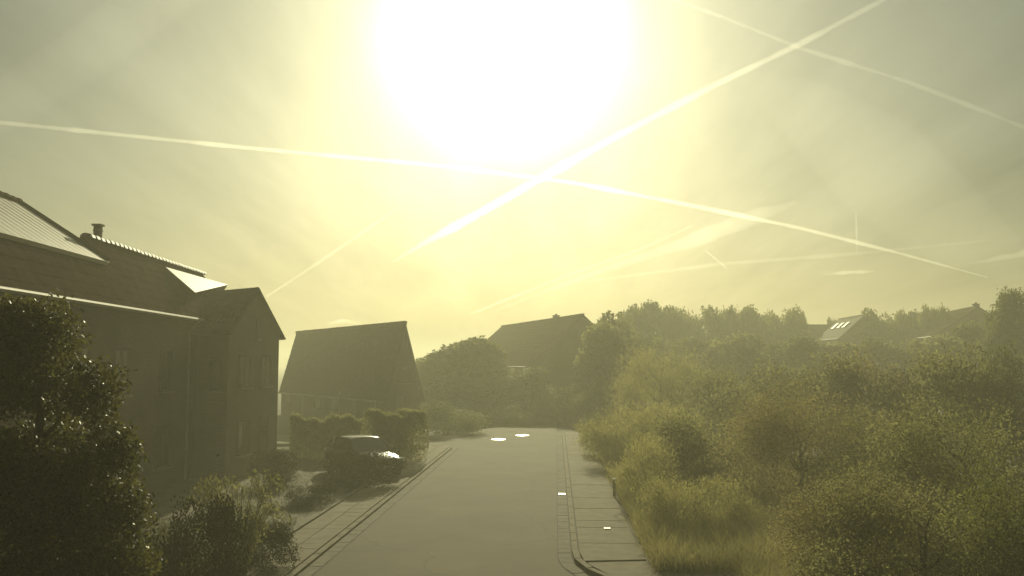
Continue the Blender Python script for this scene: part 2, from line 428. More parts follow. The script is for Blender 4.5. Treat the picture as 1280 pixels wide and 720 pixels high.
# left side: gutter, kerb, paved footway.  travel +v, left side = -u
lp = [(-RW, v) for v in range(8, 42, 2)] + arc(-RW-3.4, SIDE0-3.4, 3.4, 0, 90, 14)[0:] + [(-14, SIDE0), (-22, SIDE0)]
rp = [(12.0, NEAR-RR-1.0)] + arc(RR, NEAR, RR, 258, 180, 14) + [(0.0, v) for v in range(22, 58, 2)]
def strip(path, w0, w1, z, name, m):
    P = [Vector((p[0],p[1])) for p in path]; vs = []
    for i, p in enumerate(P):
        d = (P[min(i+1,len(P)-1)]-P[max(i-1,0)]).normalized(); n = Vector((-d.y,d.x))
        for w_ in (w0,w1): q = p+n*w_; vs.append(rd(q.x,q.y,z))
    fs = [(2*i,2*i+2,2*i+3,2*i+1) for i in range(len(P)-1)]
    bb = MB(); bb.add(vs, fs); o = bb.build(name, m, kind='structure')
    if sum(p.normal.z for p in o.data.polygons) < 0: o.data.flip_normals()
    return o
lg = strip(lp, 0.0, .42, .004, 'gutter', M['soil'])
along(lp, 0, .5, .006, .02, .31, -.05, .012, .006, 'gutter_block', M['concrete_dark'], lg)
lk = strip(lp, .31, .48, .008, 'kerb', M['soil'])
along(lp, 0, 1.0, .008, .32, .47, -.05, .065, .015, 'kerbstone', M['concrete'], lk)
lpv = strip(lp, .48, 1.62, .05, 'pavement', M['soil'])
along(lp, 0, .62, .007, .49, 1.04, .0, .080, .006, 'paving_slab', M['concrete'], lpv)
along(lp, 0, .62, .007, 1.055, 1.60, .0, .080, .006, 'paving_slab', M['concrete'], lpv)
le = strip(lp[:17], 1.62, 1.78, .03, 'edging', M['soil'])
along(lp[:17], 0, 1.0, .008, 1.63, 1.73, -.05, .11, .012, 'edging_kerbstone', M['concrete_dark'], le)
# right side; travel +v, right side = negative offsets
rg = strip(rp, 0.0, -.40, .004, 'gutter', M['soil'])
along(rp, 0, .5, .006, -.02, -.31, -.05, .012, .006, 'gutter_block', M['concrete_dark'], rg)
rk = strip(rp, -.31, -.50, .008, 'kerb', M['soil'])
along(rp, 0, 1.0, .010, -.33, -.47, -.05, .10, .015, 'kerbstone', M['concrete'], rk)
rpv = strip(rp[10:], -.48, -1.95, .05, 'pavement', M['soil'])
along(rp[13:], 0, 1.0, .009, -.50, -1.86, .0, .092, .010, 'paving_slab', M['concrete'], rpv)
# apron between the bend and the verge, with its dark curved edging
apr = MB(); pl = [(RR+.05+math.cos(R(a))*(RR-.5), NEAR+math.sin(R(a))*(RR-.5)) for a in (180,195,210,225,240,256)]
apr_poly = [(.5,NEAR)]+[(p[0],p[1]) for p in pl[1:]]+[(9, NEAR-RR-.4),(9,NEAR-3.4),(5.2,NEAR-2.6),(3.0,NEAR-.8),(2.2,NEAR+.6),(1.9,NEAR+1.2),(.5,NEAR+1.2)]
apr.add([rd(p[0],p[1],.072) for p in apr_poly],[tuple(range(len(apr_poly)))]); ao = apr.build('forecourt', M['concrete'], kind='structure')
bm = bmesh.new(); bm.from_mesh(ao.data); bmesh.ops.triangulate(bm, faces=bm.faces); bm.normal_update()
if sum(f.normal.z for f in bm.faces)<0: bmesh.ops.reverse_faces(bm, faces=bm.faces)
bm.to_mesh(ao.data); bm.free()
ep = [(1.98,26.0),(1.98,NEAR+1.6),(2.25,NEAR+.4),(2.9,NEAR-.9),(4.2,NEAR-2.2),(6.0,NEAR-3.0),(9.0,NEAR-3.6)]
es = strip(ep, -.02, .12, .06, 'edging', M['soil'])
along(ep, 0, .9, .01, 0.0, .10, -.05, .12, .01, 'edging_kerbstone', M['concrete_dark'], es)
# driveway of the left garden, darker concrete standing in for its shade
dv = [gr(392,668), gr(372,640), gr(430,600), gr(495,590), gr(500,604)]
b = MB(); b.add([Vector((p.x,p.y,.062)) for p in [rd(-RW-1.8,19.5), rd(-RW-4.8,20.5), rd(-RW-10.0,33), rd(-RW-7.5,37), rd(-RW-1.8,37.5)]], [(4,3,2,1,0)])
dr = b.build('driveway', M['concrete_dark'], kind='structure')
if dr.data.polygons[0].normal.z < 0: dr.data.flip_normals()

# metal covers
def disc_cover(name, label, loc, r, h=.03, cat='manhole cover', tilt=0.0, group=None):
    o = empty(name, loc); tag(o, label, cat, group)
    b = MB(); n = 28; ring = lambda rr, z: [(rr*math.cos(2*math.pi*i/n), rr*math.sin(2*math.pi*i/n), z) for i in range(n)]
    prof = [(r*1.12,-.02),(r*1.12,h*.5),(r*1.02,h*.6),(r*1.01,h*.1)]
    vs = sum([ring(a,z) for a,z in prof], []); fs = []
    for k in range(3):
        for i in range(n): fs.append((k*n+i,k*n+(i+1)%n,(k+1)*n+(i+1)%n,(k+1)*n+i))
    b.add(vs,fs); b.build('frame', M['iron'], o)
    b = MB(); prof = [(r*.99,-.01),(r*.99,h*.55),(r*.93,h*.75),(r*.5,h*1.0),(r*.02,h*1.05)]
    vs = sum([ring(a,z) for a,z in prof], []); fs = []
    for k in range(4):
        for i in range(n): fs.append((k*n+i,k*n+(i+1)%n,(k+1)*n+(i+1)%n,(k+1)*n+i))
    fs.append(tuple(4*n+i for i in range(n)))
    b.add(vs,fs); lid = b.build('lid', M['iron'], o, smooth=False)
    for q in range(-2,3):
        b = MB(); ww = r*.75*math.cos(q*.45); b.box(-ww, q*r*.28-.018, h*.9, ww, q*r*.28+.018, h*1.05+.012); b.build('rib', M['iron'], lid)
    o.rotation_euler.x = tilt
    return o
g1 = gr(623,549.5); g2 = gr(653,544.5)
disc_cover('manhole_cover', 'bright round iron manhole cover in the road, nearer and left of the pair', (g1.x,g1.y,.004), .37, group='manhole covers in the far carriageway')
disc_cover('manhole_cover', 'bright round iron manhole cover farther up the road, right one of the pair', (g2.x,g2.y,.004), .37, group='manhole covers in the far carriageway')
def plate(name, label, loc, wx, wy, bars, cat):
    o = empty(name, loc, ROADA); tag(o, label, cat)
    b = MB()
    b.box(-wx,-wy,-.02,wx,-wy+.03,.012); b.box(-wx,wy-.03,-.02,wx,wy,.012); b.box(-wx,-wy+.03,-.02,-wx+.03,wy-.03,.012); b.box(wx-.03,-wy+.03,-.02,wx,wy-.03,.012)
    b.build('frame', M['iron'], o)
    for i in range(bars):
        x = -wx+.05+(2*wx-.1)*i/(bars-1); b = MB(); b.box(x-.012,-wy+.03,-.01,x+.012,wy-.03,.010); b.build('bar', M['iron'], o)
    return o
g = rd(.165, 29.6); plate('drain_grate', 'small bright iron drain grate in the right-hand gutter', (g.x,g.y,.016), .11,.16,6,'drain')
g = gr(759,661,.09); plate('valve_cover', 'small shiny metal valve cover near the edge of the right pavement', (g.x,g.y,.10), .08,.08,4,'valve cover')

# marker post right, capped post left
def post(name, label, loc, wd, ht, cat, body, slant):
    o = empty(name, loc, R(-8)); tag(o, label, cat)
    b = MB(); b.box(-wd/2,-wd/2*.8,-.3,wd/2,wd/2*.8,ht,bev=.01); b.build('shaft', body, o)
    b = MB(); t = .03
    b.slab([(-wd*.6,-wd*.55,ht+.01),(wd*.6,-wd*.55,ht+.01+slant),(wd*.6,wd*.55,ht+.01+slant+.03),(-wd*.6,wd*.55,ht+.01+.03)], t*.6); b.build('cap', M['zinc'], o)
    b = MB(); b.box(-wd*.3,-wd*.43,ht*.6,wd*.3,-wd*.405,ht*.8); b.build('panel', M['dark'], o)
    return o
g = gr(768,624); post('marker_post', 'low thin marker post with bright cap beside the right pavement', (g.x,g.y,0), .09,.62,'post', M['wood'], 0.0)
p = at(290,678,16.0); post('meter_post', 'square garden post with slanted metal cap among the shrubs at lower left', (p.x,p.y,0), .2, p.z-.02, 'post', M['wood'], .05)

# ------------------------------------------------------------------ houses
def wbox(b, P, Q, z0, z1, n, d0, d1):
    """box on a wall: P,Q horizontal 2D ends, n outward normal, from d0 to d1 off the wall"""
    P = Vector((P[0],P[1],0)); Q = Vector((Q[0],Q[1],0)); n = Vector((n[0],n[1],0))
    c = [P+n*d0,Q+n*d0,Q+n*d1,P+n*d1]
    vs = [q+Vector((0,0,z0)) for q in c]+[q+Vector((0,0,z1)) for q in c]
    fs = [(3,2,1,0),(0,1,5,4),(1,2,6,5),(2,3,7,6),(3,0,4,7),(4,5,6,7)]
    if (Q-P).cross(n).z < 0: fs = [tuple(reversed(f)) for f in fs]
    b.add(vs, fs)
FRAME = 'wood_dark'
def window(root, P, Q, z0, z1, n, parts, panes=2, fm=None, sill=True, door=False):
    fm = fm or M[FRAME]; P = Vector(P); Q = Vector(Q); u = (Q-P).normalized(); wd = (Q-P).length; f = .07
    b = MB()
    wbox(b, P, Q, z1-f, z1, n, .01, .05); wbox(b, P, Q, z0, z0+f, n, .01, .05)
    wbox(b, P, P+u*f, z0+f, z1-f, n, .01, .05); wbox(b, Q-u*f, Q, z0+f, z1-f, n, .01, .05)
    for k in range(1,panes):
        c = P+u*(wd*k/panes); wbox(b, c-u*f/2, c+u*f/2, z0+f, z1-f, n, .01, .045)
    fr = b.build('door' if door else 'window', fm); parts.append(fr)
    for k in range(panes):
        b = MB(); a = P+u*(wd*k/panes+f*.5); c = P+u*(wd*(k+1)/panes-f*.5)
        wbox(b, a, c, z0+f, z1-f, n, .012, .022); b.build('pane', M['glass'] if not door else M['dark'], fr)
    if sill:
        b = MB(); wbox(b, P-u*.08, Q+u*.08, z0-.07, z0-.003, n, 0.004, .14); b.build('sill', M['concrete'], fr)
    if door:
        b = MB(); wbox(b, P+u*(wd*.82), P+u*(wd*.82+.04), z0+.95, z0+1.1, n, .03, .09); b.build('handle', M['zinc'], fr)
    return fr
def tiled(b, A, B, C, D, tw=.30, th=.34, t=.011):
    """courses of tiles on the quad A(eave)-B(eave)-C(ridge)-D(ridge)"""
    A,B,C,D = map(Vector,(A,B,C,D)); n = (B-A).cross(D-A).normalized()
    if n.z < 0: n = -n
    rows = max(2,int(((D-A).length)/th))
    for r in range(rows):
        a0 = A.lerp(D, r/rows); a1 = A.lerp(D,(r+1)/rows); b0 = B.lerp(C,r/rows); b1 = B.lerp(C,(r+1)/rows)
        cols = max(1,int((b0-a0).length/tw)); off = .5*(r%2)
        for c in range(cols):
            s0 = (c+.06)/cols; s1 = (c+.94)/cols
            h = t*random.uniform(.8,1.5)
            p0 = a0.lerp(b0,s0)+n*h*1.6; p1 = a0.lerp(b0,s1)+n*h*1.6; p2 = a1.lerp(b1,s1)+n*h*.4; p3 = a1.lerp(b1,s0)+n*h*.4
            q0 = a0.lerp(b0,s0); q1 = a0.lerp(b0,s1)
            mid0 = (p0+p1)/2+n*.006; mid3 = (p2+p3)/2+n*.004
            fs = [(0,2,5,4),(2,1,3,5),(6,7,1,2,0)]
            b.add([p0,p1,mid0,p2,p3,mid3,q0,q1], fs)
def ridge_tiles(A, B, m, parts, size=.36, r=.12):
    A = Vector(A); B = Vector(B); n = int((B-A).length/size); d = (B-A).normalized()
    side = Vector((-d.y,d.x,0)).normalized(); up = Vector((0,0,1)); proto = None
    for i in range(n):
        p = A.lerp(B,(i+.5)/n)
        if proto is None:
            b = MB(); k = 6; vs = []
            for s, rr in ((-size*.52, r),(size*.45, r*1.18)):
                for j in range(k+1):
                    a = math.pi*(j/k); vs.append(d*s+side*math.cos(a)*rr*1.2+up*(math.sin(a)*rr-.03))
            fs = [(j,j+1,k+2+j,k+1+j) for j in range(k)]+[tuple(range(k,-1,-1)), tuple(range(k+1,2*k+2))]
            b.add(vs, fs); o = b.build('ridge_tile', m, smooth=True); proto = o.data
        else: o = link('ridge_tile', proto)
        o.location = p + Vector((0,0,.02+random.uniform(-.006,.012))); parts.append(o)
def gable_house(name, label, E2, E1, A, B, Bk2, Bk1, wallm, roofm, parts, oh=.35):
    """E2,E1 front eave (near,far); B,A ridge (near,far); Bk2,Bk1 back eave"""
    pass

# --- left house, a terrace along the road with a higher near part and a cross wing
HV = math.atan((596-640)/FPX)
hd = Vector((math.sin(HV), math.cos(HV), 0)); hn = Vector((math.cos(HV), -math.sin(HV), 0))  # along, towards the road
def H(dist, s, z): return hd*s - hn*dist + Vector((0,0,z))
parts = []
hb = H(12.5, 24, 0); house1 = empty('terraced_house', hb)
tag(house1, 'long dark brick house with tiled roof and chimney close to the road on the left', 'house')
D0 = 10.6; EH = CH+1.80
S0, S1, S2 = 12.0, 27.2, 39.0      # near end, joint between the two parts, far end
# walls (closed solids up to the eaves)
b = MB(); b.prism([H(D0,S0,0)[:2],H(D0,S2,0)[:2],H(D0+7,S2,0)[:2],H(D0+7,S0,0)[:2]], -.2, EH); parts.append(b.build('wall', M['brick']))
# near part: steep lower slope then flatter upper slope to a higher ridge
kD, kH = 11.35, CH+.273*11.35; rD, rH = 13.95, CH+.35*13.95
ov = .35
def section(s0, s1, prof, name, m, parts):
    b = MB()
    for (d0,z0),(d1,z1) in zip(prof[:-1],prof[1:]): b.slab([H(d0,s0,z0),H(d0,s1,z0),H(d1,s1,z1),H(d1,s0,z1)], .12)
    o = b.build(name, m); parts.append(o)
    b = MB()
    for (d0,z0),(d1,z1) in list(zip(prof[:-1],prof[1:]))[:2]: tiled(b, H(d0,s0,z0+.003),H(d0,s1,z0+.003),H(d1,s1,z1+.003),H(d1,s0,z1+.003), .26,.34,.009)
    t = b.build('roof_tiles', m, o, kind='stuff')
    return o
prN = [(D0-ov, EH-.25),(kD,kH)]
section(S0, S1, prN, 'lower_roof', M['tile'], parts)
b = MB(); up_ = [(kD-.22,kH-.05),(rD,rH),(rD+5.0,EH)]
for (d0,z0),(d1,z1) in zip(up_[:-1],up_[1:]): b.slab([H(d0,S0,z0),H(d0,S1,z0),H(d1,S1,z1),H(d1,S0,z1)], .12)
zr = b.build('roof', M['zinc_pale']); parts.append(zr)
sd = None
for i in range(int((S1-S0)/.5)):
    s = S0+.25+i*.5
    if sd is None:
        b = MB(); q0, q1 = H(kD-.20,0,kH-.045), H(rD-.06,0,rH-.03); nq = hd.cross(q1-q0).normalized(); nq = nq if nq.z > 0 else -nq
        w2 = hd*.008
        b.add([q0-w2,q0+w2,q1+w2,q1-w2]+[p+nq*.010 for p in (q0-w2,q0+w2,q1+w2,q1-w2)],[(4,5,6,7),(0,1,5,4),(1,2,6,5),(2,3,7,6),(3,0,4,7)])
        sd = b.build('seam', M['zinc_pale'], zr)
        sd.location = hd*s; me_ = sd.data
    else: link('seam', me_, zr).location = hd*s
b = MB()
gp = [H(D0+.02,S1-.12,EH-.02),H(kD,S1-.12,kH-.1),H(rD,S1-.12,rH-.08),H(rD+4.6,S1-.12,EH-.02)]
gq = [p+hd*.1 for p in gp]; b.add(gp+gq,[(0,1,2,3),(7,6,5,4),(0,4,5,1),(1,5,6,2),(2,6,7,3)]); parts.append(b.build('gable_wall', M['brick']))
# verge board along the step between the two parts
b = MB(); b.tube([H(kD-.2,S1+.02,kH+.02),H(rD,S1+.02,rH+.05)], .07, 6); b.tube([H(rD,S1+.02,rH+.05),H(rD+2.5,S1+.02,rH-1.7)], .07, 6); parts.append(b.build('verge_board', M['dark']))
ridge_tiles(H(rD,S0,rH), H(rD,S1,rH), M['tile'], parts)
# far part: one steep slope
mD = 11.95; mH = CH+.322*11.95
section(S1, S2, [(D0-ov,EH-.25),(mD,mH),(mD+5,EH-.3)], 'roof', M['tile'], parts)
ridge_tiles(H(mD,S1+.1,mH), H(mD,S2,mH), M['tile_grey'], parts, r=.13)
# gutter and downpipes
b = MB(); b.tube([H(D0-ov-.10,S0,EH-.22),H(D0-ov-.10,33.3,EH-.22)], .065, 8); parts.append(b.build('gutter', M['zinc']))
for s in (19.5, 32.9):
    b = MB(); b.tube([H(D0-ov-.10,s,EH-.25),H(D0-.10,s,EH-.7),H(D0-.10,s,.1)], .045, 8); dp = b.build('downpipe', M['zinc']); parts.append(dp)
    for z in (1.2,3.2,4.9):
        b = MB(); b.tube([H(D0-.10,s,z),H(D0-.10,s,z+.06)], .06, 8); b.build('bracket', M['zinc'], dp)
# chimney with pots
cb = at(125,306,H(mD,27.9,0).y); c0 = H(mD,28.2,0)
b = MB(); T = Matrix.Translation((c0.x,c0.y,0)) @ Matrix.Rotation(-HV,4,'Z')
b.box(-.10,-.10,mH-.5,.10,.10,mH+.46,T); ch = b.build('chimney', M['brick']); parts.append(ch)
b = MB(); b.box(-.145,-.15,mH+.463,.145,.15,mH+.52,T); b.build('cap', M['concrete'], ch)
b = MB(); b.box(-.115,-.115,mH+.30,.115,.115,mH+.34,T); b.build('band', M['brick_pale'], ch)
# small upper roof catching the light, beside the wing
A_ = at(243,367,31.9); D_ = at(206,335,33.0); C_ = at(284,357,42.0)
b = MB(); down = Vector((0,0,-2.0))
b.add([A_,D_,C_,A_-hn*.9+down*.45,D_-hn*.3+down*.3,C_-hn*.3+down*.25],[(0,2,1),(3,4,5),(0,1,4,3),(1,2,5,4),(2,0,3,5)]); dm = b.build('dormer', M['tile']); parts.append(dm)
n_ = (C_-A_).cross(D_-A_).normalized(); n_ = n_ if n_.z>0 else -n_
b = MB(); b.slab([A_+n_*.05,C_+n_*.05,D_+n_*.05], .045); b.build('dormer_roof', M['tile_grey'], dm)
# cross wing with its gable towards the road
B_ = at(320,361,34.5); Bk = at(349,417,37.2); E2 = at(286,416,31.9)
Aa = at(243,368,37.2); dv_ = Aa-B_
Bk.z = min(Bk.z, CH+1.3); E2.z = Bk.z
E1 = E2+dv_; Bk1 = Bk+dv_
b = MB()
base = [E2,Bk,Bk1,E1]
vs = [Vector((p.x,p.y,-.2)) for p in base]+[Vector((p.x,p.y,p.z)) for p in base]+[B_-Vector((0,0,.03)), Aa-Vector((0,0,.03))]
b.add(vs,[(0,1,5,8,4),(1,2,6,5),(2,3,7,9,6),(3,0,4,7),(4,8,9,7),(5,6,9,8)]); wing_wall = b.build('wing_wall', M['brick']); parts.append(wing_wall)
gw = (Bk-E2); gw.z = 0; gl = gw.length; gu = gw.normalized(); gnn = Vector((gu.y,-gu.x,0))
b = MB(); f_ = .12
def over(p, top, k): return p+(p-top)*k
fe2, fe1 = over(E2,B_,.10), over(E1,Aa,.10); be2, be1 = over(Bk,B_,.13), over(Bk1,Aa,.13)
be2 = be2+Vector((0,0,.10)); be1 = be1+Vector((0,0,.10))
o_ = gnn*.12
b.slab([fe2+o_,fe1,Aa+Vector((0,0,.06)),B_+o_+Vector((0,0,.06))], .1); b.slab([be2+o_,B_+o_+Vector((0,0,.06)),Aa+Vector((0,0,.06)),be1], .1)
wr = b.build('wing_roof', M['tile']); parts.append(wr)
b = MB(); tiled(b, fe2+o_, fe1, Aa+Vector((0,0,.065)), B_+o_+Vector((0,0,.065))); b.build('roof_tiles', M['tile'], wr, kind='stuff')
b = MB(); b.tube([be2+o_+Vector((0,0,-.08)), be1+Vector((0,0,-.08))], .06, 8); b.build('gutter', M['zinc'], wr)
# narrow bright window in the wing gable and windows on the front
def onwall(P, u, a, c): return (P+u*a).to_2d(), (P+u*c).to_2d()
mid = gl*.5
for (a,c,z0,z1,pn) in ((mid-.05,mid+.17,CH+.95,CH+1.85,1),(1.0,2.1,3.4,4.6,2),(3.2,4.3,3.4,4.6,2),(1.0,2.2,.9,2.2,2),(3.2,4.2,.1,2.2,1)):
    P,Q = onwall(E2,gu,a,c); window(None, P, Q, z0, z1, gnn.to_2d(), parts, pn, sill=z0>.5)
for s in (14,17.0,20.5,23.6,26.4,30.2):
    P,Q = H(D0,s,0).to_2d(), H(D0,s+1.15,0).to_2d(); window(None,P,Q,3.35,4.75,hn.to_2d(),parts,2)
for s in (14,20.5,23.6,30.0):
    P,Q = H(D0,s,0).to_2d(), H(D0,s+1.4,0).to_2d(); window(None,P,Q,.8,2.25,hn.to_2d(),parts,2)
for s in (17.3,27.3):
    P,Q = H(D0,s,0).to_2d(), H(D0,s+1.0,0).to_2d(); window(None,P,Q,.05,2.2,hn.to_2d(),parts,1,door=True,sill=False,fm=M['wood'])
wf = (E1-E2); wf.z=0; wfn = Vector((wf.y,-wf.x,0)).normalized(); wfn = wfn if wfn.y<0 else -wfn
P = E2.to_2d()+wf.to_2d().normalized()*.35; Q = P+wf.to_2d().normalized()*.8
window(None,P,Q,3.3,4.4,wfn.to_2d(),parts,1)
reparent(house1, parts)

FRAME = 'wood_dark'
# --- generic gable house from ridge ends
def rhouse(label, Rn, Rf, half, drop, wallm, roofm, name='house', chim=None, pipes=(), win=True, skylights=None):
    """Rn,Rf ridge ends; half = half depth; drop = ridge to eave"""
    parts = []; d = (Rf-Rn); d.z = 0; ln = d.length; d.normalize(); n = Vector((d.y,-d.x,0))
    z = Rn.z; ez = z-drop; c = (Rn+Rf)/2
    if n.x*c.x+n.y*c.y > 0: n = -n               # the front faces the road
    root = empty(name, (c.x,c.y,0)); tag(root, label, 'house')
    en, ef = Rn+n*half, Rf+n*half; bn, bf = Rn-n*half, Rf-n*half
    b = MB(); L2 = [Vector((p.x,p.y,0)) for p in (en,bn,bf,ef)]
    vs = [p+Vector((0,0,-.3)) for p in L2]+[p+Vector((0,0,ez)) for p in L2]+[Vector((Rn.x,Rn.y,z-.05)),Vector((Rf.x,Rf.y,z-.05))]
    fs = [(0,1,5,8,4),(1,2,6,5),(2,3,7,9,6),(3,0,4,7),(4,8,9,7),(5,6,9,8)]
    b.add(vs,fs); parts.append(b.build('wall', wallm))
    g = .25; k = .12
    Rn2 = Vector((Rn.x,Rn.y,z+.05))-d*g; Rf2 = Vector((Rf.x,Rf.y,z+.05))+d*g
    def ev(p, sgn, e): return Vector((p.x,p.y,0))+n*sgn*half*(1+k)+d*e*g+Vector((0,0,z+.05-drop*(1+k)))
    fn,ff,kn,kf = ev(Rn,1,-1),ev(Rf,1,1),ev(Rn,-1,-1),ev(Rf,-1,1)
    b = MB(); b.slab([fn,ff,Rf2,Rn2], .12); b.slab([kn,Rn2,Rf2,kf], .12); ro = b.build('roof', roofm); parts.append(ro)
    b = MB(); up = Vector((0,0,.004)); tiled(b, fn+up,ff+up,Rf2+up,Rn2+up,.4,.42); b.build('roof_tiles', roofm, ro, kind='stuff')
    ridge_tiles(Rn2,Rf2,roofm,parts,size=.5,r=.1)
    b = MB(); b.tube([fn+n*.06,ff+n*.06],.06,8); parts.append(b.build('gutter', M['zinc']))
    for s in pipes:
        q = en.lerp(ef,s); b = MB(); b.tube([Vector((q.x,q.y,ez-.05))+n*.07,Vector((q.x,q.y,.1))+n*.07],.05,8); parts.append(b.build('downpipe', M['zinc']))
    if chim is not None:
        q = Rn.lerp(Rf,chim); T = Matrix.Translation((q.x,q.y,0)) @ Matrix.Rotation(math.atan2(d.y,d.x),4,'Z')
        b = MB(); b.box(-.28,-.24,z-.6,.28,.24,z+.28,T); co = b.build('chimney', wallm); parts.append(co)
        b = MB(); b.box(-.33,-.29,z+.283,.33,.29,z+.34,T); b.build('cap', M['concrete'], co)
        for dx in (-.13,.13):
            b = MB(); b.tube([T @ Vector((dx,0,z+.34)), T @ Vector((dx,0,z+.47))],.07,8); b.build('pot', M['tile'], co)
    if win:
        nn = n.to_2d(); k = max(3,int(ln/3.2)); dd = (ef-en).to_2d().normalized()
        for lv, (z0,z1) in enumerate(((.85,2.2),(max(2.7,ez-1.7),ez-.35))):
            if z1-z0 < .6: continue
            for i in range(k):
                s = ln*(i+.5)/k; P = en.to_2d()+dd*(s-.6); 
                if lv==0 and i%3==1: window(None,P,P+dd*1.0,.05,2.2,nn,parts,1,door=True,sill=False,fm=M['wood'])
                else: window(None,P,P+dd*1.2,z0,z1,nn,parts,2)
        gn = (-d).to_2d(); gd = (bn-en).to_2d().normalized()
        for (s,z0,z1,wd) in ((half*.5,.9,2.2,1.2),(half*1.5-.6,.9,2.2,1.2),(half-.45,max(3.0,ez-.6),max(4.2,ez+.5),.9)):
            P = en.to_2d()+gd*s; window(None,P,P+gd*wd,z0,z1,gn,parts,1)
    if skylights:
        for (s,t,wd,ht) in skylights:
            a = fn.lerp(ff,s).lerp(Rn2.lerp(Rf2,s),t); a2 = fn.lerp(ff,s+wd).lerp(Rn2.lerp(Rf2,s+wd),t)
            a3 = fn.lerp(ff,s+wd).lerp(Rn2.lerp(Rf2,s+wd),t+ht); a4 = fn.lerp(ff,s).lerp(Rn2.lerp(Rf2,s),t+ht)
            nn = (a2-a).cross(a4-a).normalized(); nn = nn if nn.z>0 else -nn
            b = MB(); b.slab([a+nn*.12,a2+nn*.12,a3+nn*.12,a4+nn*.12],.1); so = b.build('skylight', M['dark']); parts.append(so)
            cc = (a+a2+a3+a4)/4
            b = MB(); b.slab([cc+(p-cc)*.88+nn*.135 for p in (a,a2,a3,a4)],.01); b.build('pane', M['skymirror'], so)
    reparent(root, parts); return root
M['skymirror'] = mat('sky_mirror_pane', (.6,.6,.58), .12, .6, spec=1.0)  # pale half-metal colour brightens the panes like reflected sky
RnA = at(505,404,58); RfA = at(372,416,58); RfA = at(372,416,58*(HOR-404+.0)/(HOR-416+.0)*1.0)
RfA.z = RnA.z
h2 = rhouse('pair of dark houses under one long steep roof behind the parked car and hedge', RnA, RfA, 1.3, 4.6, M['brick'], M['tile'], 'semi_detached_house', None, (.36,))
RnB = at(728,394,76); RfB = at(628,409,76*60/45.5); RfB.z = RnB.z
h3 = rhouse('house with a chimney on its sloping ridge standing beyond the end of the road', RnB, RfB, 4.6, 4.0, M['brick_pale'], M['tile'], 'detached_house', .27)
q1 = at(1052,399,104); q2 = at(1080,394,96); q2.z = q1.z
rhouse('distant house in the trees whose pale roof carries three bright skylights', q2, q1+(q1-q2)*.1, 2.6, 2.3, M['brick_pale'], M['concrete_dark'], 'detached_house', None, (), True,
       [(.24,.50,.11,.22),(.46,.50,.11,.22),(.68,.50,.11,.22)])
q1 = at(1012,407,108); q2 = at(1040,406,108); q2.z=q1.z
rhouse('low distant roof just left of the roof with skylights', q2, q1, 3.5, 2.4, M['brick'], M['tile'], 'detached_house', None)
q1 = at(1185,391,96); q2 = at(1222,383,86); q2.z=q1.z
rhouse('distant house with square chimney left of the round tree at the right edge', q2, q1, 3.8, 2.6, M['brick'], M['tile'], 'detached_house', .05)

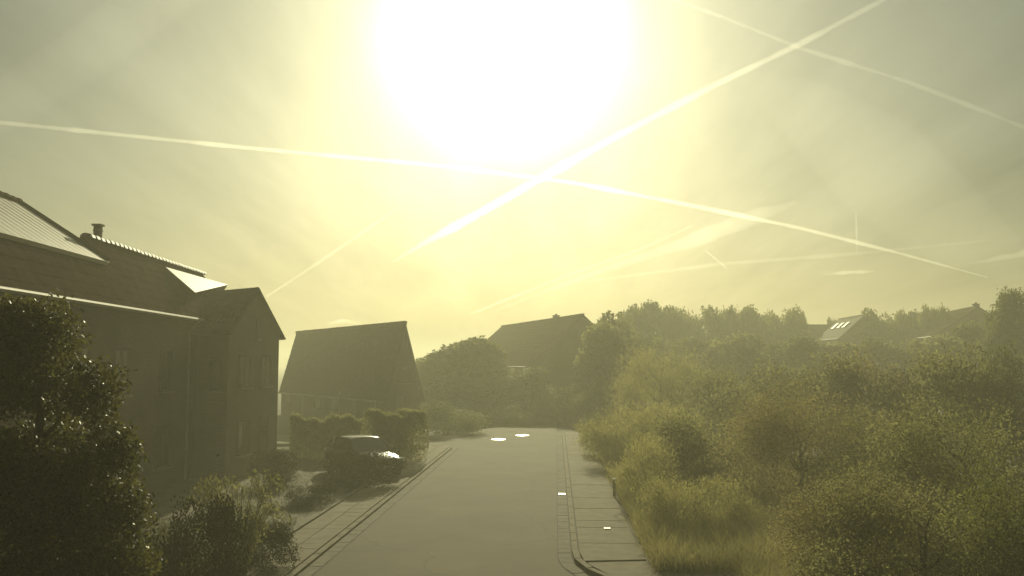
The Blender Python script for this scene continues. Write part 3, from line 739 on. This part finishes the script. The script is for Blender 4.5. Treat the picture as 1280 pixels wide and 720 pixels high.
# ------------------------------------------------------------------ cars
def make_car(label, loc, rz, paint, L_=3.9, W=1.72, Hh=1.46, group=None):
    root = empty('parked_car', loc, rz); tag(root, label, 'car', group)
    hw = W/2
    # lower body: stations along x (front = +x): (x, half width, z_low, z_belt, crown)
    st = [(L_/2, hw*.62,.34,.58,.60),(L_/2-.10,hw*.84,.22,.66,.70),(L_/2-.35,hw*.95,.18,.74,.79),(L_/2-.9,hw,.17,.84,.90),(L_/2-1.25,hw,.17,.90,.96),
          (0.1,hw,.17,.92,.94),(-.9,hw,.17,.95,.97),(-L_/2+.5,hw*.985,.18,.97,1.0),(-L_/2+.12,hw*.92,.24,.95,.99),(-L_/2,hw*.80,.34,.86,.88)]
    b = MB(); secs = []
    for (x,h,zl,zb,zc) in st:
        secs.append([(x,-h*.92,zl),(x,-h,zl+.12),(x,-h*1.0,(zl+zb)/2+.04),(x,-h*.975,zb-.05),(x,-h*.90,zb),(x,-h*.5,zc),(x,0,zc+.012),
                     (x,h*.5,zc),(x,h*.90,zb),(x,h*.975,zb-.05),(x,h,(zl+zb)/2+.04),(x,h,zl+.12),(x,h*.92,zl)])
    k = len(secs[0]); vs = sum(secs,[]); fs = []
    for i in range(len(secs)-1):
        for j in range(k): fs.append((i*k+j,i*k+(j+1)%k,(i+1)*k+(j+1)%k,(i+1)*k+j))
    fs.append(tuple(range(k-1,-1,-1))); fs.append(tuple((len(secs)-1)*k+j for j in range(k)))
    b.add(vs,fs); body = b.build('body', paint, root, smooth=True)
    sm = body.modifiers.new('s','SUBSURF'); sm.levels = sm.render_levels = 2
    # cabin glass, roof shell, pillars
    cb_ = [(L_/2-1.12,hw*.88,.93,.93),(L_/2-1.75,hw*.76,Hh-.10,Hh-.08),(.0,hw*.74,Hh-.035,Hh-.02),(-1.0,hw*.73,Hh-.06,Hh-.04),(-L_/2+.62,hw*.72,Hh-.16,Hh-.13),(-L_/2+.18,hw*.84,.97,.97)]
    b = MB(); vs = []
    for (x,h,z1,z2) in cb_: vs += [(x,-hw*.90,.90),(x,-h,z1-.02),(x,0,z2),(x,h,z1-.02),(x,hw*.90,.90)]
    fs = []
    for i in range(5):
        for j in range(4): fs.append((i*5+j,i*5+j+1,(i+1)*5+j+1,(i+1)*5+j))
    b.add(vs,fs); b.build('cabin_glass', M['glass'], root, smooth=False)
    b = MB(); vs = []
    for (x,h,z1,z2) in cb_[1:5]:
        vs += [(x,-h*1.01,z1-.03),(x,-h*.8,z1+.012),(x,0,z2+.03),(x,h*.8,z1+.012),(x,h*1.01,z1-.03)]
    fs = []
    for i in range(3):
        for j in range(4): fs.append((i*5+j,i*5+j+1,(i+1)*5+j+1,(i+1)*5+j))
    b.add(vs,fs); ro = b.build('roof', paint, root, smooth=True); s_ = ro.modifiers.new('t','SOLIDIFY'); s_.thickness=.03
    sm = ro.modifiers.new('s','SUBSURF'); sm.levels = sm.render_levels = 2
    for sgn in (-1,1):
        for (x0,h0,z0,x1,h1,z1) in ((L_/2-1.12,hw*.89,.93,L_/2-1.75,hw*.77,Hh-.10),(-.05,hw*.90,.93,-.1,hw*.755,Hh-.06),(-L_/2+.2,hw*.85,.97,-L_/2+.62,hw*.74,Hh-.16),(-1.05,hw*.90,.95,-1.0,hw*.75,Hh-.07)):
            b = MB(); b.tube([(x0,sgn*h0,z0),(x1,sgn*h1,z1)],.032,6); b.build('pillar', paint, root)
        b = MB(); b.add([(L_/2-.06,sgn*hw*.58,.56),(L_/2-.17,sgn*hw*.86,.58),(L_/2-.30,sgn*hw*.93,.70),(L_/2-.14,sgn*hw*.60,.69),(L_/2-.02,sgn*hw*.58,.57),(L_/2-.10,sgn*hw*.88,.59),(L_/2-.25,sgn*hw*.955,.715),(L_/2-.09,sgn*hw*.60,.71)],
              [(4,5,6,7),(0,1,5,4),(1,2,6,5),(2,3,7,6),(3,0,4,7),(3,2,1,0)]); hl_ = b.build('headlight', M['lamp'], root)
        b = MB(); uu = [(-.08,0),(-.07,.045),(-.045,.07),(0,.085),(.045,.07),(.07,.045),(.08,0)]
        b.tube([(L_/2-.15+q[0]*.6,sgn*hw*.76,.655+q[0]*.35) for q in uu],[max(.004,q[1]) for q in uu],12); b.build('lens', M['lamp'], hl_, smooth=True)  # mirror-like bulge added so the headlight throws a sun glint
        b = MB(); b.box(-L_/2-.01,sgn*hw*.62-.1,.72,-L_/2+.14,sgn*hw*.62+.12,.9); b.build('tail_light', M['lens_red'], root)
        b = MB(); b.box(L_/2-1.32,sgn*(hw+.05)-.07,.94,L_/2-1.20,sgn*(hw+.05)+.07,1.07,bev=.02); b.build('mirror', paint, root)
        b = MB(); b.box(-.25,sgn*(hw+.003)-.012,.80,-.05,sgn*(hw+.003)+.012,.83); b.build('handle', paint, root)
        for x in (L_/2-.78,-L_/2+.72):
            b = MB(); n = 24; rr = .31; y0,y1 = sgn*(hw-.20), sgn*(hw+.012); vs=[];fs=[]
            for (r_,y) in ((.20,y0),(rr-.02,y0),(rr,y0+sgn*.03),(rr,y1-sgn*.03),(rr-.02,y1),(.205,y1)):
                vs += [(x+r_*math.cos(2*math.pi*i/n),y,.31+r_*math.sin(2*math.pi*i/n)) for i in range(n)]
            for k_ in range(5):
                for i in range(n): fs.append((k_*n+i,k_*n+(i+1)%n,(k_+1)*n+(i+1)%n,(k_+1)*n+i))
            b.add(vs,fs); wh = b.build('wheel', M['rubber'], root, smooth=True)
            b = MB(); 
            for i in range(6):
                a = i*math.pi/3; b.tube([(x,y1-sgn*.01,.31),(x+.2*math.cos(a),y1-sgn*.005,.31+.2*math.sin(a))],.022,6)
            b.tube([(x,y1-sgn*.03,.31),(x,y1,.31)],.05,10); b.tube([(x,y1-sgn*.06,.31),(x,y1-sgn*.05,.31)],.205,20); b.build('rim', M['rim'], wh)
            b = MB(); m_ = 14
            vs = []
            for i in range(m_+1):
                a = math.pi*i/m_
                for r_ in (.315,.365): vs += [(x+r_*math.cos(a),sgn*(hw+.004),.31+r_*math.sin(a)),(x+r_*math.cos(a),sgn*(hw-.05),.31+r_*math.sin(a))]
            fs = []
            for i in range(m_):
                o_=4*i; fs += [(o_,o_+4,o_+6,o_+2),(o_+1,o_+3,o_+7,o_+5),(o_+2,o_+6,o_+7,o_+3),(o_,o_+1,o_+5,o_+4)]
            b.add(vs,fs); b.build('wheel_arch', M['rubber'], root)
    b = MB(); b.box(L_/2-.03,-.26,.38,L_/2+.012,.26,.49); b.build('number_plate', M['plate'], root)
    b = MB(); b.box(L_/2-.06,-.34,.53,L_/2+.004,.34,.62); gl_ = b.build('grille', M['dark'], root)
    for i in range(3):
        b = MB(); b.box(L_/2-.01,-.33,.545+i*.025,L_/2+.012,.33,.553+i*.025); b.build('slat', M['rim'], gl_)
    return root
c0 = at(458,572,34.5)
make_car('dark parked car on the driveway before the hedge, its front catching the sun', (c0.x-.15,34.6,.06), R(-52), M['carpaint'])
c1 = gr(580,517); make_car('left one of two far cars seen only as bright roof lines', (at(582,500,66.5).x,66.5,0), R(12), M['carpaint2'], group='cars beyond the end of the road')
make_car('right one of two far cars seen only as bright roof lines', (at(657,500,67).x,67,0), R(-6), M['carpaint2'], group='cars beyond the end of the road')

# ------------------------------------------------------------------ vegetation
def tk(s): return trunk_mesh(s, 2.0, 9.0, .22)
# unit trees 10 m tall, 7 m wide
TREES = [crown_mesh('t','' and None or M[m], s, 7.0, 1.2, 10.0, nl, 11000, .42, con) for m,s,nl,con in
         (('leaf_dark',11,16,0),('leaf_mid',12,20,.2),('leaf_dark',13,14,.3),('leaf_mid',14,18,0),('leaf_dark',15,22,.1),('leaf_mid',16,15,.4))]
BUSH = [crown_mesh('b', M[m], s, 4.0, .0, 3.0, nl, 11000, .105, 0, .5, .3) for m,s,nl in
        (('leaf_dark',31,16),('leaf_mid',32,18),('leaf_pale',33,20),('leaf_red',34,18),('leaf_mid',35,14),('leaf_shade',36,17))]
FINE = {k: crown_mesh('f', M[m], s, 4.0, .0, 3.0, nl, 30000, .052, 0, .5, .25) for k,(m,s,nl) in {3:('leaf_red',61,22),4:('leaf_mid',62,20),1:('leaf_mid',63,24),0:('leaf_dark',64,20)}.items()}
FINE[2] = crown_mesh('f', M['feather'], 65, 4.0, .0, 3.0, 26, 20000, .13, 0, 2.2, .1, 7.0)
BTR = trunk_mesh(77, .6, 2.6, .07)
sky_trees = [ # px, top y, width px, depth, mesh, description
 (528,452,26,82,1,'small ragged sapling crown against the sky just right of the steep-roofed pair'),
 (545,446,56,75,3,'sparse rounded crown where the treeline begins beside the steep-roofed pair'),
 (570,433,60,76,0,'rounded tree midway up the slope of crowns left of the chimney house'),
 (598,425,64,74,4,'tallest rounded tree touching the left end of the chimney house'),
 (752,405,54,68,1,'small crown directly against the right gable of the chimney house'),
 (775,392,52,72,0,'narrow crown second from the right gable of the chimney house'),
 (787,384,40,98,0,'broad rounded crown above the pale willowy shrub, left one of two tall tops'),
 (802,388,24,90,2,'slim crown wedged between the two tall rounded tops right of the chimney house'),
 (822,381,48,98,4,'highest broad crown behind the willowy shrub'),
 (842,388,28,96,1,'sloping crown on the right shoulder of the highest broad tree'),
 (861,389,30,100,3,'low bumpy crown in the dip right of the highest broad tree'),
 (884,384,40,98,0,'domed tree top between two dips in the treeline'),
 (902,389,28,104,2,'small low crown between the domed top and the spiky top'),
 (917,382,26,96,5,'spiky narrow treetop poking above its neighbours'),
 (938,386,38,100,4,'even flat-topped tree right of the spiky narrow treetop'),
 (962,392,28,102,1,'low crown in the shallow dip before the last broad tree of the wood'),
 (982,387,40,98,3,'last broad tree of the wood before the low distant roof'),
 (1000,397,24,100,0,'small tree falling away onto the left end of the low distant roof'),
 (1041,399,16,112,2,'tiny round crown between the low roof and the roof with skylights'),
 (1095,388,46,96,0,'smooth domed tree just right of the roof with skylights'),
 (1121,390,28,98,3,'small round tree second right of the roof with skylights'),
 (1139,392,32,98,4,'low rounded tree third right of the roof with skylights'),
 (1160,384,28,94,1,'taller round tree left of the distant house with square chimney'),
 (1174,385,26,92,2,'twin crown touching the left end of the distant house with square chimney'),
]
proto = TREES
for i,(px,ty,wp,dp,k,lab) in enumerate(sky_trees):
    p = at(px,ty-6,dp); hgt = p.z; wd = wp*1.35*dp/FPX
    plant('broadleaf_tree', lab[0].upper()+lab[1:] if False else lab, 'tree', (p.x,dp,0), TREES[k], tk(40+k), wd/7.0, hgt/10.15, i*1.7, 'trees along the skyline')
# the big round tree at right edge
p = at(1260,352,60); con = crown_mesh('c', M['leaf_dark'], 51, 7, .5, 10, 26, 26000, .26, .25)
plant('round_tree','tall dark round-topped tree at the right edge above all its neighbours','tree',(p.x,60,0),con,tk(60),64*60/FPX/6.2,p.z/10.1,.4)
# second row, darker wood below the skyline
row2 = [(545,470,90,71,0),(612,465,90,71,3),(658,457,62,70.5,0),(765,425,70,74,4),(815,415,80,78,0),(870,418,80,80,2),(925,415,80,76,3),(985,420,80,74,4),(1040,424,70,76,1),
        (1100,420,80,72,0),(1165,415,80,70,3),(1215,400,60,72,4)]
rl = ['short dense tree in the gap behind the steep-roofed pair and left of the bend','squat bushy tree under the left end of the chimney house',
 'squat tree under the middle of the chimney house','medium tree at the foot of the chimney house gable','medium tree rising straight behind the willowy shrub','medium tree just right of the willowy shrub',
 'medium tree below the spiky narrow treetop','medium tree below the low distant roof','medium tree directly below the three skylights','medium tree below the smooth domed tree',
 'medium tree below the distant house with square chimney','medium tree between the square chimney and the round-topped tree']
for i,(px,ty,wp,dp,k) in enumerate(row2):
    p = at(px,ty,dp); plant('broadleaf_tree', rl[i], 'tree', (p.x,dp,0), TREES[k], tk(40+k), wp*1.2*dp/FPX/7, p.z/10.1, 2.1*i+.5, 'trees of the second row')
# shrubs
shr = [ # px, top, width, depth, mesh, label, sz extra
 (560,500,84,55.5,0,'dark bush at the left end of the shaded planting beyond the bend'),
 (596,508,70,63,4,'dark bush under the left far car highlight beyond the bend'),
 (655,507,60,63,0,'dark bush before the chimney house, middle of the far planting'),
 (705,478,84,65,4,'broad dark bush below the white window strip of the chimney house'),
 (748,470,60,61,0,'dark shrub where the right pavement ends'),
 (825,428,100,52,2,'tall pale willowy shrub with upright shoots rising right of the road'),
 (880,462,90,46,1,'green shrub right of and in front of the tall willowy shrub'),
 (800,498,140,38,2,'rounded pale mound of a shrub beside the far right pavement'),
 (832,540,120,27.6,2,'pale feathery shrub leaning over the right pavement, behind the marker post'),
 (868,588,130,23,2,'pale feathery shrub in the tall grass, nearest of the row along the right pavement'),
 (760,520,60,42,1,'low shrub at the far edge of the right pavement'),
 (935,455,120,40,4,'mid-height bush below the flat-topped tree'),
 (1010,450,130,38,1,'broad bush below the low distant roof'),
 (1090,445,130,36,3,'brownish bush below the smooth domed tree'),
 (1170,440,140,34,1,'green bush below the distant house with square chimney'),
 (1250,430,120,33,0,'dark bush at the right edge below the round-topped tree'),
 (875,520,120,30,1,'olive shrub behind the tall grass beside the right pavement'),
 (1000,492,170,26,3,'large brownish bush in the middle of the right-hand thicket'),
 (1110,505,190,22,4,'large green bush in the right-hand thicket left of the frame-edge bushes'),
 (1210,495,220,20,1,'large bush near the right edge at mid height'),
 (1075,600,190,17,3,'brownish bush low in the thicket right of the tall grass'),
 (1150,585,250,15,4,'dense green bush low on the right, near the bottom edge'),
 (1290,560,220,14,0,'dark bush cut by the lower right corner'),
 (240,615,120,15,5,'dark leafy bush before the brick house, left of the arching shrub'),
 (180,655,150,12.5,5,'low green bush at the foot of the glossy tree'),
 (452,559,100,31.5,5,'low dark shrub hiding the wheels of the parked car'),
 (385,606,60,27,5,'low dark shrub added for the shade on the driveway beside the left pavement'),  # added as dark cover where car and hedge shade the driveway
 (432,594,56,30.5,5,'low shrub added for shade between the driveway patch and the parked car'),  # added too, fills the shadowed ground before the car
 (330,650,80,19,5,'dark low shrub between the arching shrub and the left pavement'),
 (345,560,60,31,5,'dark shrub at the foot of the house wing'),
]
for i,(px,ty,wp,dp,k,lab) in enumerate(shr):
    p = at(px,ty,dp); w_ = wp*1.15*dp/FPX
    gz = -.1
    plant('shrub', lab, 'shrub', (p.x,dp+w_*.0,gz), FINE[k] if (dp < 27.5 or k == 2) and k in FINE else BUSH[k], BTR, w_/4.0, max(.5,p.z-gz)/3.05, i*2.3, None)
# clipped hedges left of the bend
def hedge(label, a, c, wd, h, m, n, leaf, up=.5):
    a = Vector(a); c = Vector(c); d = (c-a); ln = d.length; d.normalize(); nn = Vector((-d.y,d.x,0))
    o = empty('hedge', ((a+c)/2)); tag(o, label, 'hedge')
    t = rng.random(n)*ln; s = rng.uniform(-.5,.5,n)*wd; z = rng.random(n)**.7*h
    face = rng.integers(0,4,n); z[face==0] = h; s[face==1] = -.5*wd; s[face==2] = .5*wd
    bump = .10*np.sin(t*3.1+1)+.07*np.sin(t*7.7)+rng.normal(0,.06,n)
    z = z*(1+bump*.7/h*1.5); s = s*(1+.25*np.sin(t*2.3+z*2))
    P = np.array([(a+d*float(tt)+nn*float(ss))[:] for tt,ss in zip(t,s)]); P[:,2] = z; P -= np.array(((a+c)/2)[:])
    V,F = leaf_quads(P, leaf, up); link('foliage', quads_mesh('foliage',V,F,m), o)
    b = MB()
    for i in range(int(ln/.6)):
        q = a+d*(i*.6+.3)-(a+c)/2; q.z = 0; b.tube([q-Vector((0,0,.1)),q+Vector((.05,.03,h*.8))],[.03,.01],5)
    b.build('stem', M['bark'], o); return o
a = gr(455,578); c = gr(528,580)
hedge('tall dense hedge block on the corner right of the parked car', (at(460,580,38).x,38,0), (at(524,580,39.5).x,39.5,0), 1.3, 2.05, M['leaf_mid'], 22000, .09)
hedge('lighter ragged hedge behind the parked car against the steep-roofed pair', (at(362,560,40).x,40,0), (at(456,560,41).x,41,0), 1.0, 1.75, M['leaf_pale'], 20000, .10, 1.2)

# glossy near tree at left
def near_tree():
    o = empty('glossy_tree', (-5.4,10.2,-.05)); tag(o, 'large dark tree with small glossy leaves filling the lower left corner', 'tree')
    lob = []
    r = np.random.default_rng(5)
    prof = [(388,35,85),(425,10,100),(470,0,150),(540,-10,180),(610,-10,194),(690,-30,204),(760,-40,200)]
    for (py,x0,x1) in prof:
        for k in range(5):
            px = x0-50+(x1-x0+30)*(k+.5)/5; px = min(px, x1-26)
            dp = 10.2+r.uniform(-.9,.9); q = at(px, py+22+r.uniform(-6,6), dp)
            s = .36*r.uniform(.8,1.15); lob.append((q.x+5.4,q.y-10.2,q.z+.05,s,s,s*1.05))
    for px, py, dp in ((20,640,9.3),(70,650,9.4),(110,690,9.5),(30,700,9.2),(80,730,9.3),(20,590,9.5),(70,600,9.5),(140,740,9.6)):
        q = at(px,py,dp); lob.append((q.x+5.4,q.y-10.2,q.z+.05,.36,.30,.36))
    P = crown_points(lob, 78000, .12); P[:,2] = np.maximum(P[:,2],.05)
    P = np.concatenate([P, rng.normal(size=(9000,3))*[.8,.4,.7]+[-.1,-.3,.9]]); V,F = leaf_quads(P, .055, 0, 1.7); link('crown', quads_mesh('crown',V,F,M['ivy']), o)
    b = MB(); b.tube([(0,.5,-.1),(.05,.35,1.2),(-.05,.0,2.6),(.05,0,4.2)],[.13,.11,.08,.03],8)
    for i in range(12):
        z = .8+i*.24; a = i*2.4; b.tube([(0,0,z),(math.cos(a)*.6,math.sin(a)*.5,z+.4),(math.cos(a)*.8*(1-z/6),math.sin(a)*.7*(1-z/6),z+.5)],[.035,.02,.008],5)
    b.build('trunk', M['bark'], o, smooth=True)
near_tree()
# arching shrub with pale leaf sprays
def arching(label, px, top, dp, wpx, n, name='arching_shrub'):
    q = at(px, top, dp); o = empty(name, (q.x,dp,0)); tag(o, label, 'shrub')
    b = MB(); C = []; D = []; rr = wpx/2*dp/FPX; rnd = random.Random(3)
    for i in range(n):
        a = rnd.random()*6.283; r_ = rr*rnd.uniform(.25,1.25); h = q.z*rnd.uniform(.45,1.02)
        pts = []
        for j in range(8):
            t = j/7; x = math.cos(a)*r_*t**.8; y = math.sin(a)*r_*t**.8*.9; z = h*(math.sin(t*2.1)/.86 if t<.75 else math.sin(1.57)/.86-(t-.75)*.9)
            pts.append(Vector((x,y,max(0,z*.86))))
        b.tube(pts,[.012*(1-.1*j) for j in range(8)],4)
        for j in range(2,8):
            for k in range(16):
                p = pts[j-1].lerp(pts[j], rnd.random()); C.append(p+Vector((rnd.gauss(0,.05),rnd.gauss(0,.05),rnd.gauss(0,.04)))); D.append((pts[j]-pts[j-1]).normalized())
    b.build('branch', M['bark'], o)
    V,F = leaf_quads(np.array([c[:] for c in C]), .07, 0, 2.4, np.array([d[:] for d in D])); link('foliage', quads_mesh('foliage',V,F,M['leaf_pale']), o)
arching('arching shrub with pale leaf sprays between the glossy tree and the driveway', 300, 592, 17.5, 120, 52)

# grasses (stuff)
def blades(name, label, cat, n, sampler, hmin, hmax, wdt, m):
    P = sampler(n); n = len(P); h = rng.uniform(hmin,hmax,n); a = rng.random(n)*6.283; lean = rng.normal(0,.28,(n,2))*h[:,None]
    wv = np.stack([np.cos(a),np.sin(a),np.zeros(n)],1)*wdt; up = np.stack([lean[:,0],lean[:,1],h],1)
    Mid = P+up*.55; T = P+up+np.stack([lean[:,0]*.7,lean[:,1]*.7,-h*.08],1)
    V = np.stack([P-wv,P+wv,Mid+wv*.8,Mid-wv*.8,T+wv*.15,T-wv*.15],1).reshape(-1,3); b6 = np.arange(n)[:,None]*6
    F = np.concatenate([b6+[0,1,2,3], b6+[3,2,4,5]])
    o = link(name, quads_mesh(name,V,F,m), None, 'stuff'); tag(o,label,cat); return o
def samp(u0,u1,v0,v1,z=0.0,clump=.6):
    def f(n):
        m_ = int(n*1.8); u = rng.uniform(u0,u1,m_); v = rng.uniform(v0,v1,m_)
        d = np.sin(u*2.1+np.sin(v*.9)*2)*np.cos(v*1.3+np.sin(u*1.7))+rng.normal(0,.5,m_)
        k = d > -clump; u,v = u[k][:n],v[k][:n]
        return np.stack([u*ca-v*sa, u*sa+v*ca, np.full(len(u),z)],1)
    return f
blades('tall_grass','tall pale dry grass covering the bank beside the right pavement','grass',150000,samp(2.0,8.6,18.5,44,-.02,.8),.2,.75,.0055,M['grass'])
blades('tall_grass','rough tall grass in the near right foreground','grass',80000,samp(3.6,11,10,19,-.02,.8),.2,.6,.005,M['grass'])
blades('short_grass','short dark grass of the garden at lower left','grass',60000,samp(-15.5,-6.9,9,24,-.05),.10,.32,.010,M['grass_dark'])
blades('short_grass','short grass around the car driveway and hedges','grass',30000,samp(-16,-6.9,24,44,-.05),.08,.22,.012,M['grass_dark'])

# ------------------------------------------------------------------ contrails, high above
ALT = 3000.0
def sky_pt(px,py,alt=ALT):
    r = ray(px,py); return Vector((0,0,CH))+r*(alt/r.z), 
def trail(label, pts, tau, g=.72, name='contrail', seed=1, alt=ALT, cat='contrail'):
    rnd = random.Random(seed); P = []; Rr = []
    for i in range(len(pts)-1):
        (x0,y0,w0),(x1,y1,w1) = pts[i],pts[i+1]; n = max(3,int(math.hypot(x1-x0,y1-y0)/7))
        for k in range(n+(i==len(pts)-2)):
            t = k/n; x = x0+(x1-x0)*t; y = y0+(y1-y0)*t; w_ = w0+(w1-w0)*t
            q = sky_pt(x,y,alt)[0]; d = q.length
            P.append(q); Rr.append(w_/2*d/FPX*(1+rnd.uniform(-.10,.10)*(w_<20)+.22*(w_<20)*math.sin(len(P)*.41+seed)*math.sin(len(P)*.13+2*seed)))
    b = MB(); n = 12; vs=[];fs=[]
    for i,p in enumerate(P):
        v = p.normalized(); t = (P[min(i+1,len(P)-1)]-P[max(i-1,0)]).normalized()
        up = (t - v*t.dot(v)).normalized(); s_ = v.cross(up)
        j0 = Rr[i]
        for k in range(n):
            a = 2*math.pi*k/n; q = p + (s_*math.cos(a) + v*math.sin(a))*j0*(1+rnd.uniform(-.1,.1)*(j0*FPX/p.length<10)); vs.append(q)
    for i in range(len(P)-1):
        for k in range(n): fs.append((i*n+k,i*n+(k+1)%n,(i+1)*n+(k+1)%n,(i+1)*n+k))
    fs.append(tuple(range(n-1,-1,-1))); fs.append(tuple((len(P)-1)*n+k for k in range(n)))
    c = sum(P,Vector())/len(P)
    b.add([q-c for q in vs],fs)
    m_ = bpy.data.materials.new('contrail_ice'); m_.use_nodes = True; t_ = m_.node_tree; t_.nodes.clear()
    vsn = t_.nodes.new('ShaderNodeVolumePrincipled'); vsn.inputs['Color'].default_value = (1,1,.95,1); vsn.inputs['Anisotropy'].default_value = g
    vsn.inputs['Density'].default_value = tau/(2*sum(Rr)/len(Rr)); oo = t_.nodes.new('ShaderNodeOutputMaterial'); t_.links.new(vsn.outputs[0],oo.inputs['Volume'])
    o = b.build(name, m_, smooth=True); o.location = c; tag(o,label,cat); return o
trail('long nearly level contrail crossing from the left edge under the sun towards the right', [(-60,148,5),(0,153,5),(300,184,5),(560,208,6),(720,229,6),(850,254,6),(1000,285,5),(1130,318,4),(1235,347,1.5)], .22, seed=1)
trail('broad bright contrail rising from beneath the sun to the top right', [(1180,-45,6),(1100,2,6),(1000,55,7),(890,108,8),(760,176,10),(660,232,12),(580,277,12),(530,304,8),(490,328,2)], .16, seed=2, alt=3300)
trail('thin faint contrail descending across the top right corner', [(820,-8,4),(900,20,4),(1000,60,5),(1140,104,5),(1340,182,5)], .05, seed=3, alt=3600)
trail('wide soft wedge-shaped contrail low right of centre', [(995,253,10),(930,276,22),(860,303,16),(760,335,8),(620,388,4)], .08, seed=4, alt=2700)
trail('thin straight contrail rising from the house wing on the left', [(333,371,3),(400,327,4),(460,286,4),(496,261,3)], .09, seed=5, alt=2800)
trail('short vertical contrail fragment low in the right sky', [(1070,266,1.6),(1070.5,290,2.4),(1071,316,1.0)], .13, seed=6, alt=3100)
trail('tiny slanting contrail fragment under the level contrail', [(882,313,2),(909,336,2)], .12, seed=7, alt=3100)
trail('faint thin contrail above the wood ending near the bright wedge', [(590,392,3),(700,348,3),(800,312,3),(868,281,3)], .1, seed=8, alt=2600)
trail('bright cirrus wisp at the right edge of the sky', [(1205,330,1),(1235,326,4),(1250,322,7),(1268,320,6),(1290,314,9),(1320,306,11)], .16, seed=9, alt=3400, name='cirrus_wisp', cat='cloud')
trail('flat white cloud wisp low above the skylight roof', [(1026,344,1),(1040,342,3),(1055,341,5),(1066,340,3.5),(1078,340,4.5),(1095,339,1)], .16, seed=10, alt=3400, name='cirrus_wisp', cat='cloud')
trail('broad faint cirrus band slanting across the top left corner', [(-60,175,40),(40,110,55),(130,50,60),(260,-50,60)], .03, seed=14, alt=4200, name='cirrus_band', cat='cloud')
trail('broad pale cirrus sheet on the right below the crossing contrails', [(930,95,20),(1010,140,80),(1100,210,120),(1200,290,90),(1290,340,30)], .045, seed=15, alt=4400, name='cirrus_band', cat='cloud')
trail('small low cloud wisp above the steep-roofed pair', [(408,406,1),(418,403,4),(428,401,7),(436,402,5),(452,405,1)], .2, seed=11, alt=2300, name='cirrus_wisp', cat='cloud')
trail('faint contrail crossing low over the right-hand wood', [(730,352,3),(900,330,5),(1060,318,5),(1240,300,3)], .06, seed=12, alt=2500)

# ------------------------------------------------------------------ haze, also put in as the veil of window glare
b = MB(); b.box(-1000,-400,-1.2,1000,1000,15.5)
hm_ = bpy.data.materials.new('veil_haze'); hm_.use_nodes = True; t = hm_.node_tree; t.nodes.clear()
pv = t.nodes.new('ShaderNodeVolumePrincipled'); pv.inputs['Color'].default_value = (1.0,.99,.77,1); pv.inputs['Density'].default_value = 0.0036; pv.inputs['Anisotropy'].default_value = .35
oo = t.nodes.new('ShaderNodeOutputMaterial'); t.links.new(pv.outputs[0], oo.inputs['Volume'])
hz = b.build('haze', hm_, kind='stuff'); tag(hz, 'pale yellow haze over the street, also standing in for window glare', 'haze')
